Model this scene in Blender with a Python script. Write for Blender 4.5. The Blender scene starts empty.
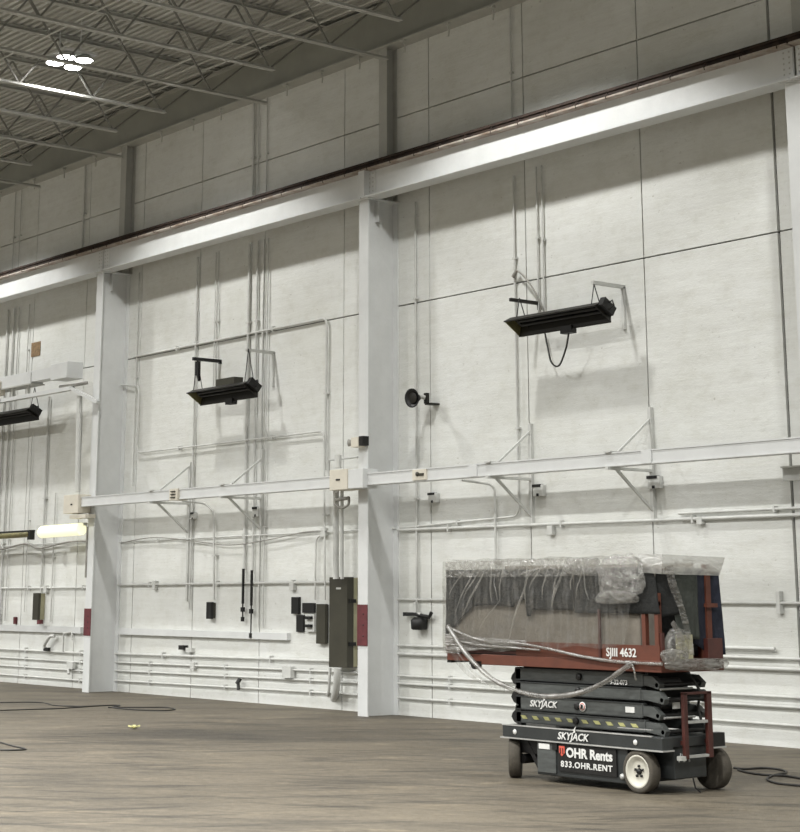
import bpy, bmesh, math, random
from mathutils import Vector, Matrix, noise
random.seed(7)
PI = math.pi
SC = bpy.context.scene
COL = SC.collection

# ------------------------------------------------------------------ materials
def new_mat(name):
    m = bpy.data.materials.new(name); m.use_nodes = True
    nt = m.node_tree; b = nt.nodes['Principled BSDF']
    return m, nt, b

def mat(name, col, rough=.6, metal=0., var=.12, scale=3., stretch=(1, 1, 1), bump=0., bscale=40., col2=None):
    m, nt, b = new_mat(name)
    N, L = nt.nodes, nt.links
    b.inputs['Roughness'].default_value = rough
    b.inputs['Metallic'].default_value = metal
    tc = N.new('ShaderNodeTexCoord'); mp = N.new('ShaderNodeMapping')
    mp.inputs['Scale'].default_value = stretch
    L.new(tc.outputs['Object'], mp.inputs['Vector'])
    no = N.new('ShaderNodeTexNoise'); no.inputs['Scale'].default_value = scale
    no.inputs['Detail'].default_value = 6; no.inputs['Roughness'].default_value = .65
    L.new(mp.outputs[0], no.inputs['Vector'])
    r = N.new('ShaderNodeValToRGB')
    c = col; d = col2 or tuple(x * (1 - var * 2) for x in col)
    r.color_ramp.elements[0].position = .3; r.color_ramp.elements[0].color = (*d, 1)
    r.color_ramp.elements[1].position = .65; r.color_ramp.elements[1].color = (*c, 1)
    L.new(no.outputs['Fac'], r.inputs['Fac']); L.new(r.outputs[0], b.inputs['Base Color'])
    if bump:
        n2 = N.new('ShaderNodeTexNoise'); n2.inputs['Scale'].default_value = bscale; n2.inputs['Detail'].default_value = 4
        L.new(mp.outputs[0], n2.inputs['Vector'])
        bp = N.new('ShaderNodeBump'); bp.inputs['Strength'].default_value = bump; bp.inputs['Distance'].default_value = .02
        L.new(n2.outputs['Fac'], bp.inputs['Height']); L.new(bp.outputs[0], b.inputs['Normal'])
    return m

def emit_mat(name, col, s):
    m, nt, b = new_mat(name)
    b.inputs['Base Color'].default_value = (*col, 1)
    b.inputs['Emission Color'].default_value = (*col, 1)
    b.inputs['Emission Strength'].default_value = s
    return m

def wall_mat():
    m, nt, b = new_mat('painted_concrete')
    N, L = nt.nodes, nt.links
    b.inputs['Roughness'].default_value = .75
    tc = N.new('ShaderNodeTexCoord')
    def noi(sc, st, det=5, rough=.6):
        mp = N.new('ShaderNodeMapping'); mp.inputs['Scale'].default_value = st
        L.new(tc.outputs['Object'], mp.inputs['Vector'])
        n = N.new('ShaderNodeTexNoise'); n.inputs['Scale'].default_value = sc
        n.inputs['Detail'].default_value = det; n.inputs['Roughness'].default_value = rough
        L.new(mp.outputs[0], n.inputs['Vector']); return n
    def ramp(src, p0, c0, p1, c1):
        r = N.new('ShaderNodeValToRGB')
        r.color_ramp.elements[0].position = p0; r.color_ramp.elements[0].color = (*c0, 1)
        r.color_ramp.elements[1].position = p1; r.color_ramp.elements[1].color = (*c1, 1)
        L.new(src.outputs['Fac'], r.inputs['Fac']); return r
    boards = noi(1.0, (.8, 1, 11.), 6, .75)
    cloud = noi(.55, (1, 1, 1), 5)
    pits = noi(9., (1, 1, 1.6), 5, .75)
    mott = noi(2.6, (1, 1, 1.5), 8, .8)
    r1 = ramp(boards, .30, (.665, .67, .65), .6, (.725, .735, .715))
    r2 = ramp(cloud, .3, (.88, .875, .85), .7, (1, 1, 1))
    r3 = ramp(pits, .27, (.45, .42, .37), .36, (1, 1, 1))
    def mul(a, c, f=1.):
        x = N.new('ShaderNodeMix'); x.data_type = 'RGBA'; x.blend_type = 'MULTIPLY'; x.inputs[0].default_value = f
        L.new(a, x.inputs[6]); L.new(c, x.inputs[7]); return x.outputs[2]
    r4 = ramp(mott, .32, (.90, .895, .87), .52, (1, 1, 1))
    o = mul(mul(mul(r1.outputs[0], r2.outputs[0]), r3.outputs[0], .8), r4.outputs[0])
    L.new(o, b.inputs['Base Color'])
    bp = N.new('ShaderNodeBump'); bp.inputs['Strength'].default_value = .3; bp.inputs['Distance'].default_value = .02
    L.new(boards.outputs['Fac'], bp.inputs['Height'])
    b2 = N.new('ShaderNodeBump'); b2.inputs['Strength'].default_value = .35; b2.inputs['Distance'].default_value = .02
    L.new(pits.outputs['Fac'], b2.inputs['Height']); L.new(bp.outputs[0], b2.inputs['Normal'])
    L.new(b2.outputs[0], b.inputs['Normal'])
    return m

def floor_mat():
    m, nt, b = new_mat('worn_floor')
    N, L = nt.nodes, nt.links
    b.inputs['Roughness'].default_value = .62
    tc = N.new('ShaderNodeTexCoord')
    def noi(sc, st, rot=0, det=6, rough=.65):
        mp = N.new('ShaderNodeMapping'); mp.inputs['Scale'].default_value = st
        mp.inputs['Rotation'].default_value = (0, 0, rot)
        L.new(tc.outputs['Object'], mp.inputs['Vector'])
        n = N.new('ShaderNodeTexNoise'); n.inputs['Scale'].default_value = sc
        n.inputs['Detail'].default_value = det; n.inputs['Roughness'].default_value = rough
        L.new(mp.outputs[0], n.inputs['Vector']); return n
    def ramp(src, *stops):
        r = N.new('ShaderNodeValToRGB'); e = r.color_ramp.elements
        e[0].position, e[0].color = stops[0][0], (*stops[0][1], 1)
        e[1].position, e[1].color = stops[-1][0], (*stops[-1][1], 1)
        for p, c in stops[1:-1]:
            q = e.new(p); q.color = (*c, 1)
        L.new(src.outputs['Fac'], r.inputs['Fac']); return r
    def mul(a, c, f=1.):
        x = N.new('ShaderNodeMix'); x.data_type = 'RGBA'; x.blend_type = 'MULTIPLY'; x.inputs[0].default_value = f
        L.new(a, x.inputs[6]); L.new(c, x.inputs[7]); return x.outputs[2]
    base = ramp(noi(.35, (1, 1, 1)), (.3, (.084, .071, .050)), (.52, (.118, .100, .072)), (.75, (.148, .127, .092)))
    def streak(sc, long, short, deg, det=5, rough=.7):
        mp = N.new('ShaderNodeMapping'); mp.vector_type = 'TEXTURE'
        mp.inputs['Scale'].default_value = (long, short, 1); mp.inputs['Rotation'].default_value = (0, 0, math.radians(deg))
        L.new(tc.outputs['Object'], mp.inputs['Vector'])
        n = N.new('ShaderNodeTexNoise'); n.inputs['Scale'].default_value = sc
        n.inputs['Detail'].default_value = det; n.inputs['Roughness'].default_value = rough; n.inputs['Distortion'].default_value = .5
        L.new(mp.outputs[0], n.inputs['Vector']); return n
    # tyre scuffs: long streaks
    st = ramp(streak(1.0, 2.6, .8, 48), (.34, (.52, .52, .52)), (.47, (.96, .96, .96)), (.68, (1.12, 1.11, 1.08)))
    st2 = ramp(streak(1.5, 3.2, .35, 63), (.37, (.45, .45, .46)), (.46, (1, 1, 1)), (.8, (1.05, 1.05, 1.05)))
    st3 = ramp(streak(1.3, 3.0, .3, 30), (.37, (.5, .5, .5)), (.46, (1, 1, 1)), (.8, (1.04, 1.04, 1.04)))
    pale = ramp(streak(1.6, 1.8, .7, 50), (.57, (1, 1, 1)), (.66, (1.45, 1.43, 1.38)))
    fine = ramp(noi(9., (1, 1, 1), 0, 8, .85), (.3, (.62, .61, .60)), (.7, (1.22, 1.22, 1.22)))
    # darker worn lane in front of the wall
    sx = N.new('ShaderNodeSeparateXYZ'); L.new(tc.outputs['Object'], sx.inputs[0])
    n0 = noi(.5, (.6, 1, 1))
    ad = N.new('ShaderNodeMath'); ad.operation = 'MULTIPLY_ADD'; ad.inputs[1].default_value = 3.; 
    L.new(n0.outputs['Fac'], ad.inputs[0]); L.new(sx.outputs['Y'], ad.inputs[2])
    mr = N.new('ShaderNodeMapRange'); mr.interpolation_type = 'SMOOTHSTEP'
    mr.inputs['From Min'].default_value = 15.6; mr.inputs['From Max'].default_value = 17.6
    mr.inputs['To Min'].default_value = 1.; mr.inputs['To Max'].default_value = 1.02
    L.new(ad.outputs[0], mr.inputs['Value'])
    o = mul(mul(mul(mul(mul(base.outputs[0], st.outputs[0], .8), st2.outputs[0], .8), st3.outputs[0], .8), pale.outputs[0]), fine.outputs[0])
    cc = N.new('ShaderNodeCombineColor')
    for i in range(3): L.new(mr.outputs[0], cc.inputs[i])
    o = mul(o, cc.outputs[0])
    # one broad oily stain in the open floor
    cx, cy, _z = (-20.854,14.331,0.000)
    mp = N.new('ShaderNodeMapping'); mp.vector_type = 'TEXTURE'
    mp.inputs['Location'].default_value = (cx, cy, 0); mp.inputs['Rotation'].default_value = (0, 0, math.radians(48)); mp.inputs['Scale'].default_value = (3.6, 1.5, 1)
    L.new(tc.outputs['Object'], mp.inputs['Vector'])
    ln = N.new('ShaderNodeVectorMath'); ln.operation = 'LENGTH'; L.new(mp.outputs[0], ln.inputs[0])
    nn = streak(1.0, 2., .8, 48, 6, .75)
    ma = N.new('ShaderNodeMath'); ma.operation = 'MULTIPLY_ADD'; ma.inputs[1].default_value = 1.8
    L.new(nn.outputs['Fac'], ma.inputs[0]); L.new(ln.outputs['Value'], ma.inputs[2])
    m2 = N.new('ShaderNodeMapRange'); m2.interpolation_type = 'SMOOTHSTEP'
    m2.inputs['From Min'].default_value = 1.2; m2.inputs['From Max'].default_value = 2.0
    m2.inputs['To Min'].default_value = .58; m2.inputs['To Max'].default_value = 1.
    L.new(ma.outputs[0], m2.inputs['Value'])
    c2 = N.new('ShaderNodeCombineColor')
    for i in range(3): L.new(m2.outputs[0], c2.inputs[i])
    o = mul(o, c2.outputs[0])
    L.new(o, b.inputs['Base Color'])
    bp = N.new('ShaderNodeBump'); bp.inputs['Strength'].default_value = .5; bp.inputs['Distance'].default_value = .012
    f = noi(22., (1, 1, 1), 0, 4, .7); L.new(f.outputs['Fac'], bp.inputs['Height']); L.new(bp.outputs[0], b.inputs['Normal'])
    return m

def plastic_mat(name, alpha=.5, tint=(.72, .72, .70), rough=.22, bscale=14., bstr=.8, stretch=(1, 1, 1), detail=3.):
    """thin polythene film: see-through, milky where it creases, shiny"""
    m, nt, b = new_mat(name)
    N, L = nt.nodes, nt.links
    N.remove(b)
    out = N['Material Output']
    tc = N.new('ShaderNodeTexCoord'); mp = N.new('ShaderNodeMapping'); mp.inputs['Scale'].default_value = stretch
    L.new(tc.outputs['Object'], mp.inputs['Vector'])
    no = N.new('ShaderNodeTexNoise'); no.inputs['Scale'].default_value = bscale; no.inputs['Detail'].default_value = detail
    no.inputs['Distortion'].default_value = .6
    L.new(mp.outputs[0], no.inputs['Vector'])
    bp = N.new('ShaderNodeBump'); bp.inputs['Strength'].default_value = bstr; bp.inputs['Distance'].default_value = .05
    L.new(no.outputs['Fac'], bp.inputs['Height'])
    tr = N.new('ShaderNodeBsdfTransparent'); tr.inputs[0].default_value = (.97, .97, .96, 1)
    df = N.new('ShaderNodeBsdfDiffuse'); df.inputs[0].default_value = (*tint, 1); L.new(bp.outputs[0], df.inputs['Normal'])
    tl = N.new('ShaderNodeBsdfTranslucent'); tl.inputs[0].default_value = (*tint, 1); L.new(bp.outputs[0], tl.inputs['Normal'])
    gl = N.new('ShaderNodeBsdfGlossy'); gl.inputs['Roughness'].default_value = rough; gl.inputs[0].default_value = (1, 1, 1, 1)
    L.new(bp.outputs[0], gl.inputs['Normal'])
    m1 = N.new('ShaderNodeMixShader'); m1.inputs[0].default_value = .5
    L.new(df.outputs[0], m1.inputs[1]); L.new(tl.outputs[0], m1.inputs[2])
    m2 = N.new('ShaderNodeMixShader'); m2.inputs[0].default_value = .25
    L.new(m1.outputs[0], m2.inputs[1]); L.new(gl.outputs[0], m2.inputs[2])
    # creases are milkier
    r = N.new('ShaderNodeMapRange'); r.inputs['From Min'].default_value = .42; r.inputs['From Max'].default_value = .68
    r.inputs['To Min'].default_value = alpha * .6; r.inputs['To Max'].default_value = min(1, alpha * 1.6)
    L.new(no.outputs['Fac'], r.inputs['Value'])
    m3 = N.new('ShaderNodeMixShader'); L.new(r.outputs[0], m3.inputs[0])
    L.new(tr.outputs[0], m3.inputs[1]); L.new(m2.outputs[0], m3.inputs[2])
    L.new(m3.outputs[0], out.inputs['Surface'])
    return m

M = dict(
    wall=wall_mat(), floor=floor_mat(),
    joint=mat('joint_filler', (.055, .052, .048), .9),
    white=mat('white_steel_paint', (.645, .655, .65), .45, 0, .05, 2., bump=.08, bscale=30),
    pipe=mat('white_pipe_paint', (.60, .605, .58), .5, 0, .10, 3.),
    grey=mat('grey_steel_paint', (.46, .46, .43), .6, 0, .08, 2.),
    deck=mat('galvanised_deck', (.52, .52, .49), .6, .1, .1, 1.5),
    joist=mat('joist_grey_paint', (.50, .50, .47), .6, 0, .08, 3.),
    web=mat('joist_web_paint', (.24, .24, .22), .6, 0, .08, 3.),
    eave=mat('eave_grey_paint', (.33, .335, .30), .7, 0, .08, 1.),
    rail=mat('rusty_rail', (.06, .038, .028), .8, .3, .2, 6., col2=(.02, .015, .013)),
    flange=mat('scuffed_flange', (.46, .42, .38), .7, 0, .25, 3., stretch=(1, 1, 1), col2=(.20, .14, .10)),
    black=mat('black_metal', (.012, .0115, .011), .5, .2, .2, 5.),
    bronze=mat('heater_bronze', (.016, .014, .010), .5, .3, .25, 6., bump=.05),
    brass=mat('heater_reflector', (.30, .27, .13), .35, .7, .25, 4.),
    olive=mat('olive_enamel', (.045, .042, .028), .45, 0, .15, 3.),
    tan=mat('tan_enamel', (.40, .38, .25), .5, 0, .12, 3.),
    cream=mat('cream_box', (.66, .62, .53), .55, 0, .06, 4.),
    maroon=mat('maroon_plate', (.13, .025, .03), .55, 0, .2, 6.),
    brown=mat('bare_patch', (.30, .20, .11), .85, 0, .3, 12.),
    charcoal=mat('charcoal_lift_paint', (.030, .033, .033), .42, .1, .15, 6., bump=.05),
    charcoal2=mat('charcoal_arm_paint', (.082, .088, .085), .45, .1, .25, 8., stretch=(.6, 1, 3), bump=.05),
    scuff=mat('bare_edge_metal', (.5, .5, .48), .5, .5, .15, 6.),
    orange=mat('lift_red_orange', (.105, .027, .012), .62, 0, .16, 6., bump=.05),
    redd=mat('lift_dark_red', (.068, .016, .011), .5, 0, .2, 8.),
    rubber=mat('tyre_rubber', (.075, .065, .05), .85, 0, .2, 10., bump=.2, bscale=60),
    hub=mat('cream_hub', (.52, .50, .43), .45, 0, .1, 6.),
    yellow=mat('hazard_yellow', (.38, .37, .16), .6, 0, .1, 9.),
    decal=mat('white_decal', (.62, .62, .60), .5, 0, .02, 5.),
    redlogo=mat('red_decal', (.55, .09, .06), .5, 0, .05, 5.),
    blkt=mat('charcoal_blanket', (.012, .0125, .012), .95, 0, .2, 7., bump=.5, bscale=25),
    blkt2=mat('greenish_grey_blanket', (.040, .045, .038), .95, 0, .15, 7., bump=.4, bscale=25),
    navy=mat('navy_blanket', (.010, .013, .026), .9, 0, .2, 6., bump=.4, bscale=20),
    paper=mat('grey_brown_drop_cloth', (.145, .128, .105), .8, 0, .12, 6., bump=.5, bscale=10),
    cable=mat('black_cable', (.03, .028, .025), .6, 0, .2, 5.),
    wirec=mat('grey_cable', (.32, .31, .28), .6, 0, .2, 5.),
    debris=mat('yellow_scrap', (.75, .72, .35), .7, 0, .2, 9.),
    film=plastic_mat('clear_film', .22, (.30, .29, .27), .3, 3.5, .5, (1.2, 1, 5)),
    filmv=plastic_mat('clear_film_draped', .22, (.30, .285, .26), .3, 5., .7, (3.6, 1, .5)),
    crump=plastic_mat('crumpled_film', .36, (.42, .41, .39), .16, 15., 1.0, detail=5.),
    rope=plastic_mat('twisted_film', .52, (.23, .21, .185), .45, 5., .4),
    crease=plastic_mat('film_crease', .26, (.45, .43, .40), .4, 4., .2),
    band=plastic_mat('bunched_film', .45, (.28, .265, .24), .35, 6., .6, (2, 1, 3)),
    haze=plastic_mat('layered_film', .75, (.22, .20, .18), .35, 4., .6, (.5, 1, 9)),
    endband=plastic_mat('folded_film', .95, (.33, .32, .29), .4, 5., .4, (1, 1, 3)),
    lamp=emit_mat('lamp_disc', (1., .98, .95), 40.),
    tube=emit_mat('lit_tube', (1., .98, .66), .72),
)

# ------------------------------------------------------------------ mesh helpers
class MB:
    def __init__(s): s.v = []; s.f = []; s.mi = []; s.sm = []
    def add(s, vs, fs, mi=0, smooth=False):
        o = len(s.v); s.v += [tuple(p) for p in vs]
        for f in fs: s.f.append([i + o for i in f]); s.mi.append(mi); s.sm.append(smooth)
        return s
    def box(s, x0, x1, y0, y1, z0, z1, mi=0):
        if x0 > x1: x0, x1 = x1, x0
        if y0 > y1: y0, y1 = y1, y0
        if z0 > z1: z0, z1 = z1, z0
        vs = [(x, y, z) for z in (z0, z1) for y in (y0, y1) for x in (x0, x1)]
        return s.add(vs, [(0, 2, 3, 1), (4, 5, 7, 6), (0, 1, 5, 4), (2, 6, 7, 3), (0, 4, 6, 2), (1, 3, 7, 5)], mi)
    def obox(s, c, ax, ay, az, hx, hy, hz, mi=0):
        c = Vector(c); ax, ay, az = Vector(ax).normalized() * hx, Vector(ay).normalized() * hy, Vector(az).normalized() * hz
        vs = [c + ax * i + ay * j + az * k for k in (-1, 1) for j in (-1, 1) for i in (-1, 1)]
        return s.add(vs, [(0, 2, 3, 1), (4, 5, 7, 6), (0, 1, 5, 4), (2, 6, 7, 3), (0, 4, 6, 2), (1, 3, 7, 5)], mi)
    def bar(s, a, b, w, h, up=(0, 0, 1), mi=0):
        a, b = Vector(a), Vector(b); d = (b - a); L = d.length; d.normalize()
        u = Vector(up); side = d.cross(u)
        if side.length < 1e-3: side = d.cross(Vector((1, 0, 0)))
        side.normalize(); u = side.cross(d)
        return s.obox((a + b) / 2, d, side, u, L / 2, w / 2, h / 2, mi)
    def tube(s, pts, r, n=8, mi=0, closed=False, cap=True):
        pts = [Vector(p) for p in pts]
        rr = r if isinstance(r, (list, tuple)) else [r] * len(pts)
        rings = []; ref = None
        for i, p in enumerate(pts):
            if closed: d = pts[(i + 1) % len(pts)] - pts[i - 1]
            else:
                d = (pts[min(i + 1, len(pts) - 1)] - pts[max(i - 1, 0)])
            if d.length < 1e-9: d = Vector((0, 0, 1))
            d.normalize()
            if ref is None: ref = Vector((0, 0, 1)) if abs(d.z) < .9 else Vector((1, 0, 0))
            u = (ref - d * ref.dot(d))
            if u.length < 1e-4: u = Vector((1, 0, 0)) - d * d.x
            u.normalize(); ref = u; w = d.cross(u)
            rings.append([p + (u * math.cos(2 * PI * k / n) + w * math.sin(2 * PI * k / n)) * rr[i] for k in range(n)])
        vs = [q for g in rings for q in g]; fs = []
        m = len(rings)
        for i in range(m if closed else m - 1):
            j = (i + 1) % m
            for k in range(n):
                l = (k + 1) % n
                fs.append((i * n + k, i * n + l, j * n + l, j * n + k))
        s.add(vs, fs, mi, True)
        if cap and not closed:
            s.add(rings[0], [tuple(range(n))[::-1]], mi); s.add(rings[-1], [tuple(range(n))], mi)
        return s
    def lathe(s, c, axis, prof, n=24, mi=0):
        """prof: list of (dist along axis, radius)"""
        c = Vector(c); a = Vector(axis).normalized()
        u = a.cross(Vector((0, 0, 1)));
        if u.length < .1: u = Vector((1, 0, 0))
        u.normalize(); w = a.cross(u)
        vs = []; fs = []
        for (t, r) in prof:
            for k in range(n):
                th = 2 * PI * k / n
                vs.append(c + a * t + (u * math.cos(th) + w * math.sin(th)) * max(r, 1e-4))
        for i in range(len(prof) - 1):
            for k in range(n):
                l = (k + 1) % n
                fs.append((i * n + k, i * n + l, (i + 1) * n + l, (i + 1) * n + k))
        fs.append(tuple(range(n))[::-1]); fs.append(tuple(range((len(prof) - 1) * n, len(prof) * n)))
        return s.add(vs, fs, mi, True)
    def prism(s, poly, d, mi=0):
        """poly: 3-D outline, extruded by vector d"""
        n = len(poly); d = Vector(d); P = [Vector(p) for p in poly]
        vs = P + [p + d for p in P]
        fs = [tuple(range(n))[::-1], tuple(range(n, 2 * n))] + [(i, (i + 1) % n, (i + 1) % n + n, i + n) for i in range(n)]
        return s.add(vs, fs, mi)
    def build(s, name, mats, parent=None, loc=None, bevel=0):
        me = bpy.data.meshes.new(name)
        base = Vector(loc) if loc is not None else (Vector(parent['_w']) if parent is not None else Vector((0, 0, 0)))
        me.from_pydata([tuple(Vector(p) - base) for p in s.v], [], s.f)
        if not isinstance(mats, (list, tuple)): mats = [mats]
        for m in mats: me.materials.append(m)
        for p, mi, sm in zip(me.polygons, s.mi, s.sm):
            p.material_index = mi; p.use_smooth = sm
        bm = bmesh.new(); bm.from_mesh(me); bmesh.ops.recalc_face_normals(bm, faces=bm.faces); bm.to_mesh(me); bm.free()
        me.update()
        o = bpy.data.objects.new(name, me); COL.objects.link(o)
        o['_w'] = tuple(base)
        if parent is not None: o.parent = parent
        else: o.location = base
        if bevel:
            bv = o.modifiers.new('bevel', 'BEVEL'); bv.width = bevel; bv.segments = 2; bv.limit_method = 'ANGLE'
        return o

def tag(o, label, cat, group=None, kind=None):
    o['label'] = label; o['category'] = cat
    if group: o['group'] = group
    if kind: o['kind'] = kind
    return o
def thing(name, label, cat, loc, group=None):
    o = bpy.data.objects.new(name, None); COL.objects.link(o); o.location = loc; o.empty_display_size = .1
    o['_w'] = tuple(loc)
    return tag(o, label, cat, group)
def struct(o, label=None):
    o['kind'] = 'structure'
    if label: o['label'] = label
    return o
def centre(mb):
    xs = [p[0] for p in mb.v]; ys = [p[1] for p in mb.v]; zs = [p[2] for p in mb.v]
    return ((min(xs) + max(xs)) / 2, (min(ys) + max(ys)) / 2, min(zs))
def solo(mb, name, m, label, cat, group=None, bevel=0):
    return tag(mb.build(name, m, None, centre(mb), bevel), label, cat, group)
def smoothpath(pts, n=6, r=.12):
    """round the corners of a polyline"""
    P = [Vector(p) for p in pts]; out = [P[0]]
    for i in range(1, len(P) - 1):
        a, b, c = P[i - 1], P[i], P[i + 1]
        ra = min(r, (a - b).length * .45, (c - b).length * .45)
        p0 = b + (a - b).normalized() * ra; p1 = b + (c - b).normalized() * ra
        for k in range(n + 1):
            t = k / n; out.append(p0 * (1 - t) ** 2 + b * 2 * t * (1 - t) + p1 * t * t)
    out.append(P[-1]); return out
def spline(pts, n=8):
    P = [Vector(p) for p in pts]; out = []
    for i in range(len(P) - 1):
        p0 = P[max(i - 1, 0)]; p1 = P[i]; p2 = P[i + 1]; p3 = P[min(i + 2, len(P) - 1)]
        for k in range(n):
            t = k / n
            out.append(.5 * ((2 * p1) + (p2 - p0) * t + (2 * p0 - 5 * p1 + 4 * p2 - p3) * t * t + (3 * p1 - p0 - 3 * p2 + p3) * t ** 3))
    out.append(P[-1]); return out
def text_mesh(name, txt, size, origin, xdir, zdir, m, parent, shear=0, bold=.0, spacing=1., depth=.002, wscale=1.):
    cu = bpy.data.curves.new(name, 'FONT'); cu.body = txt; cu.size = size; cu.extrude = depth; cu.offset = bold
    cu.shear = shear; cu.space_character = spacing; cu.resolution_u = 3
    t = bpy.data.objects.new('tmp', cu); COL.objects.link(t)
    dg = bpy.context.evaluated_depsgraph_get(); dg.update()
    me = bpy.data.meshes.new_from_object(t.evaluated_get(dg))
    bpy.data.objects.remove(t); me.name = name
    X = Vector(xdir).normalized(); Z = Vector(zdir).normalized(); Nn = X.cross(Z)
    o3 = Vector(origin) - Vector(parent['_w'])
    for v in me.vertices:
        c = v.co.copy(); v.co = o3 + X * c.x * wscale + Z * c.y + Nn * c.z
    me.materials.clear(); me.materials.append(m)
    o = bpy.data.objects.new(name, me); COL.objects.link(o); o.parent = parent; o['_w'] = parent['_w']
    return o

WY = 18.5           # the face of the long wall
# ------------------------------------------------------------------ the shell
mb = MB(); mb.box(-75, 14, -24, WY + .3, -.2, 0)
struct(mb.build('floor', M['floor']), 'brown scuffed floor of the hall')

JX = [-75, -45, -42.6, -40.2, -38, -35.8, -33.4, -31.1, -28.9, -26.68, -24.24, -21.91, -19.59, -17.13, -14.69, -12.25, 14]
JZ = [0, 6.6, 9.88, 12.3]
mb = MB(); mb.box(-75, 14, WY + .05, WY + .3, 0, 12.3, 1)
for i in range(len(JX) - 1):
    for k in range(3):
        gx0 = .024 if JX[i] in (-14.69,) else .011
        gx1 = .024 if JX[i + 1] in (-14.69,) else .011
        gz = .011
        mb.box(JX[i] + gx0, JX[i + 1] - gx1, WY, WY + .1, JZ[k] + (gz if k else 0), JZ[k + 1] - gz, 0)
struct(mb.build('wall_back', [M['wall'], M['joint']]), 'long white painted concrete panel wall')

# roof deck: corrugated sheet running along the wall
mb = MB(); vs = []; fs = []
pitch = .152; y = -24.0; prof = []
while y < WY:
    prof += [(y, 11.99), (y + .075, 11.99), (y + .088, 12.05), (y + .139, 12.05)]; y += pitch
prof = [p for p in prof if p[0] < WY + .1]
n = len(prof)
for (yy, zz) in prof: vs += [(-75, yy, zz), (14, yy, zz)]
for i in range(n - 1): fs.append((2 * i, 2 * i + 1, 2 * i + 3, 2 * i + 2))
mb.add(vs, fs); mb.box(-75, 14, -24, WY + .3, 12.08, 12.2)
struct(mb.build('ceiling', M['deck']), 'grey corrugated steel roof deck')

# ------------------------------------------------------------------ columns
def crane_column(cx, label, patch_label, red):
    t = thing('steel_column', label, 'column', (cx, 18.17, 0), 'crane columns along the wall')
    h = .125
    MB().box(cx - h, cx + h, 17.85, 17.875, 0, 8.36).build('front_flange', M['white'], t)
    MB().box(cx - .012, cx + .012, 17.875, 18.475, 0, 8.36).build('web', M['white'], t)
    MB().box(cx - h, cx + h, 18.475, 18.5, 0, 8.36).build('back_flange', M['white'], t)
    MB().box(cx - .17, cx + .17, 17.80, 18.5, 8.36, 8.38).build('cap_plate', M['white'], t)
    mb = MB()
    mb.box(cx + .012, cx + .12, 18.08, 18.09, 8.0, 8.36)
    mb.build('stiffener', M['white'], t)
    if red:
        z0, z1 = red
        p = MB().box(cx - h - .004, cx + h + .004, 17.835, 17.85, z0, z1).build('guard_plate', M['maroon'], t)
        p['label'] = patch_label
        q = MB()
        for zz in (z0 + .15, z1 - .15, (z0 + z1) / 2): q.lathe((cx + .03, 17.836, zz), (0, -1, 0), [(0, .014), (.006, .012)], 8)
        q.build('bolt', M['black'], p)
    return t
crane_column(-31.70, 'white steel column left of the bay with the red-framed box, fluorescent tube beside it', 'dark red plate on the column flange', (1.08, 1.60))
crane_column(-22.85, 'white steel column in the middle beside the tall olive electrical panel', 'dark red plate on the column flange', (1.08, 1.72))
crane_column(-13.83, 'white steel column cut off by the right edge of the photo', None, None)
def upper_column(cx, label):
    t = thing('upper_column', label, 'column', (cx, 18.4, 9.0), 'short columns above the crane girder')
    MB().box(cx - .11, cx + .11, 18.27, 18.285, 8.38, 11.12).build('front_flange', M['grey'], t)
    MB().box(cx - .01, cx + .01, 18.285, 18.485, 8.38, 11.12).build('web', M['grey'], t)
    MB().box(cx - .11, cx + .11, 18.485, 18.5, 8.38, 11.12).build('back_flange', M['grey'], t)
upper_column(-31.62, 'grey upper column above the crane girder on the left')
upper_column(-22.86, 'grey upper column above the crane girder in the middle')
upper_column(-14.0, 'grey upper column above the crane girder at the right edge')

# ------------------------------------------------------------------ crane girders and rail
def girder(x0, x1, label):
    cx = (x0 + x1) / 2
    t = thing('crane_girder', label, 'steel beam', (cx, 17.93, 8.38), 'white crane runway girders')
    MB().box(x0, x1, 17.78, 18.09, 8.38, 8.405).build('bottom_flange', M['white'], t)
    MB().box(x0, x1, 17.923, 17.937, 8.405, 8.855).build('web', M['white'], t)
    MB().box(x0, x1, 17.78, 18.09, 8.855, 8.88).build('top_flange', M['flange'], t)
    mb = MB()
    for xe, s in ((x0, 1), (x1, -1)):
        for i in range(2):
            for k in range(5):
                mb.lathe((xe + s * (.06 + .09 * i), 17.922, 8.50 + .075 * k), (0, -1, 0), [(0, .016), (.014, .014)], 6)
    mb.build('bolts', M['grey'], t)
    MB().box(x0 + .01, x0 + .22, 17.912, 17.923, 8.45, 8.84).build('splice_plate', M['white'], t)
    MB().box(x1 - .22, x1 - .01, 17.912, 17.923, 8.45, 8.84).build('splice_plate', M['white'], t)
girder(-58.4, -31.72, 'white crane girder left of the left column top')
girder(-31.68, -22.87, 'white crane girder spanning between the left and middle columns')
girder(-22.83, -13.85, 'white crane girder spanning from the middle column to the right column')
girder(-13.81, -2, 'white crane girder beyond the right column')
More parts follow.
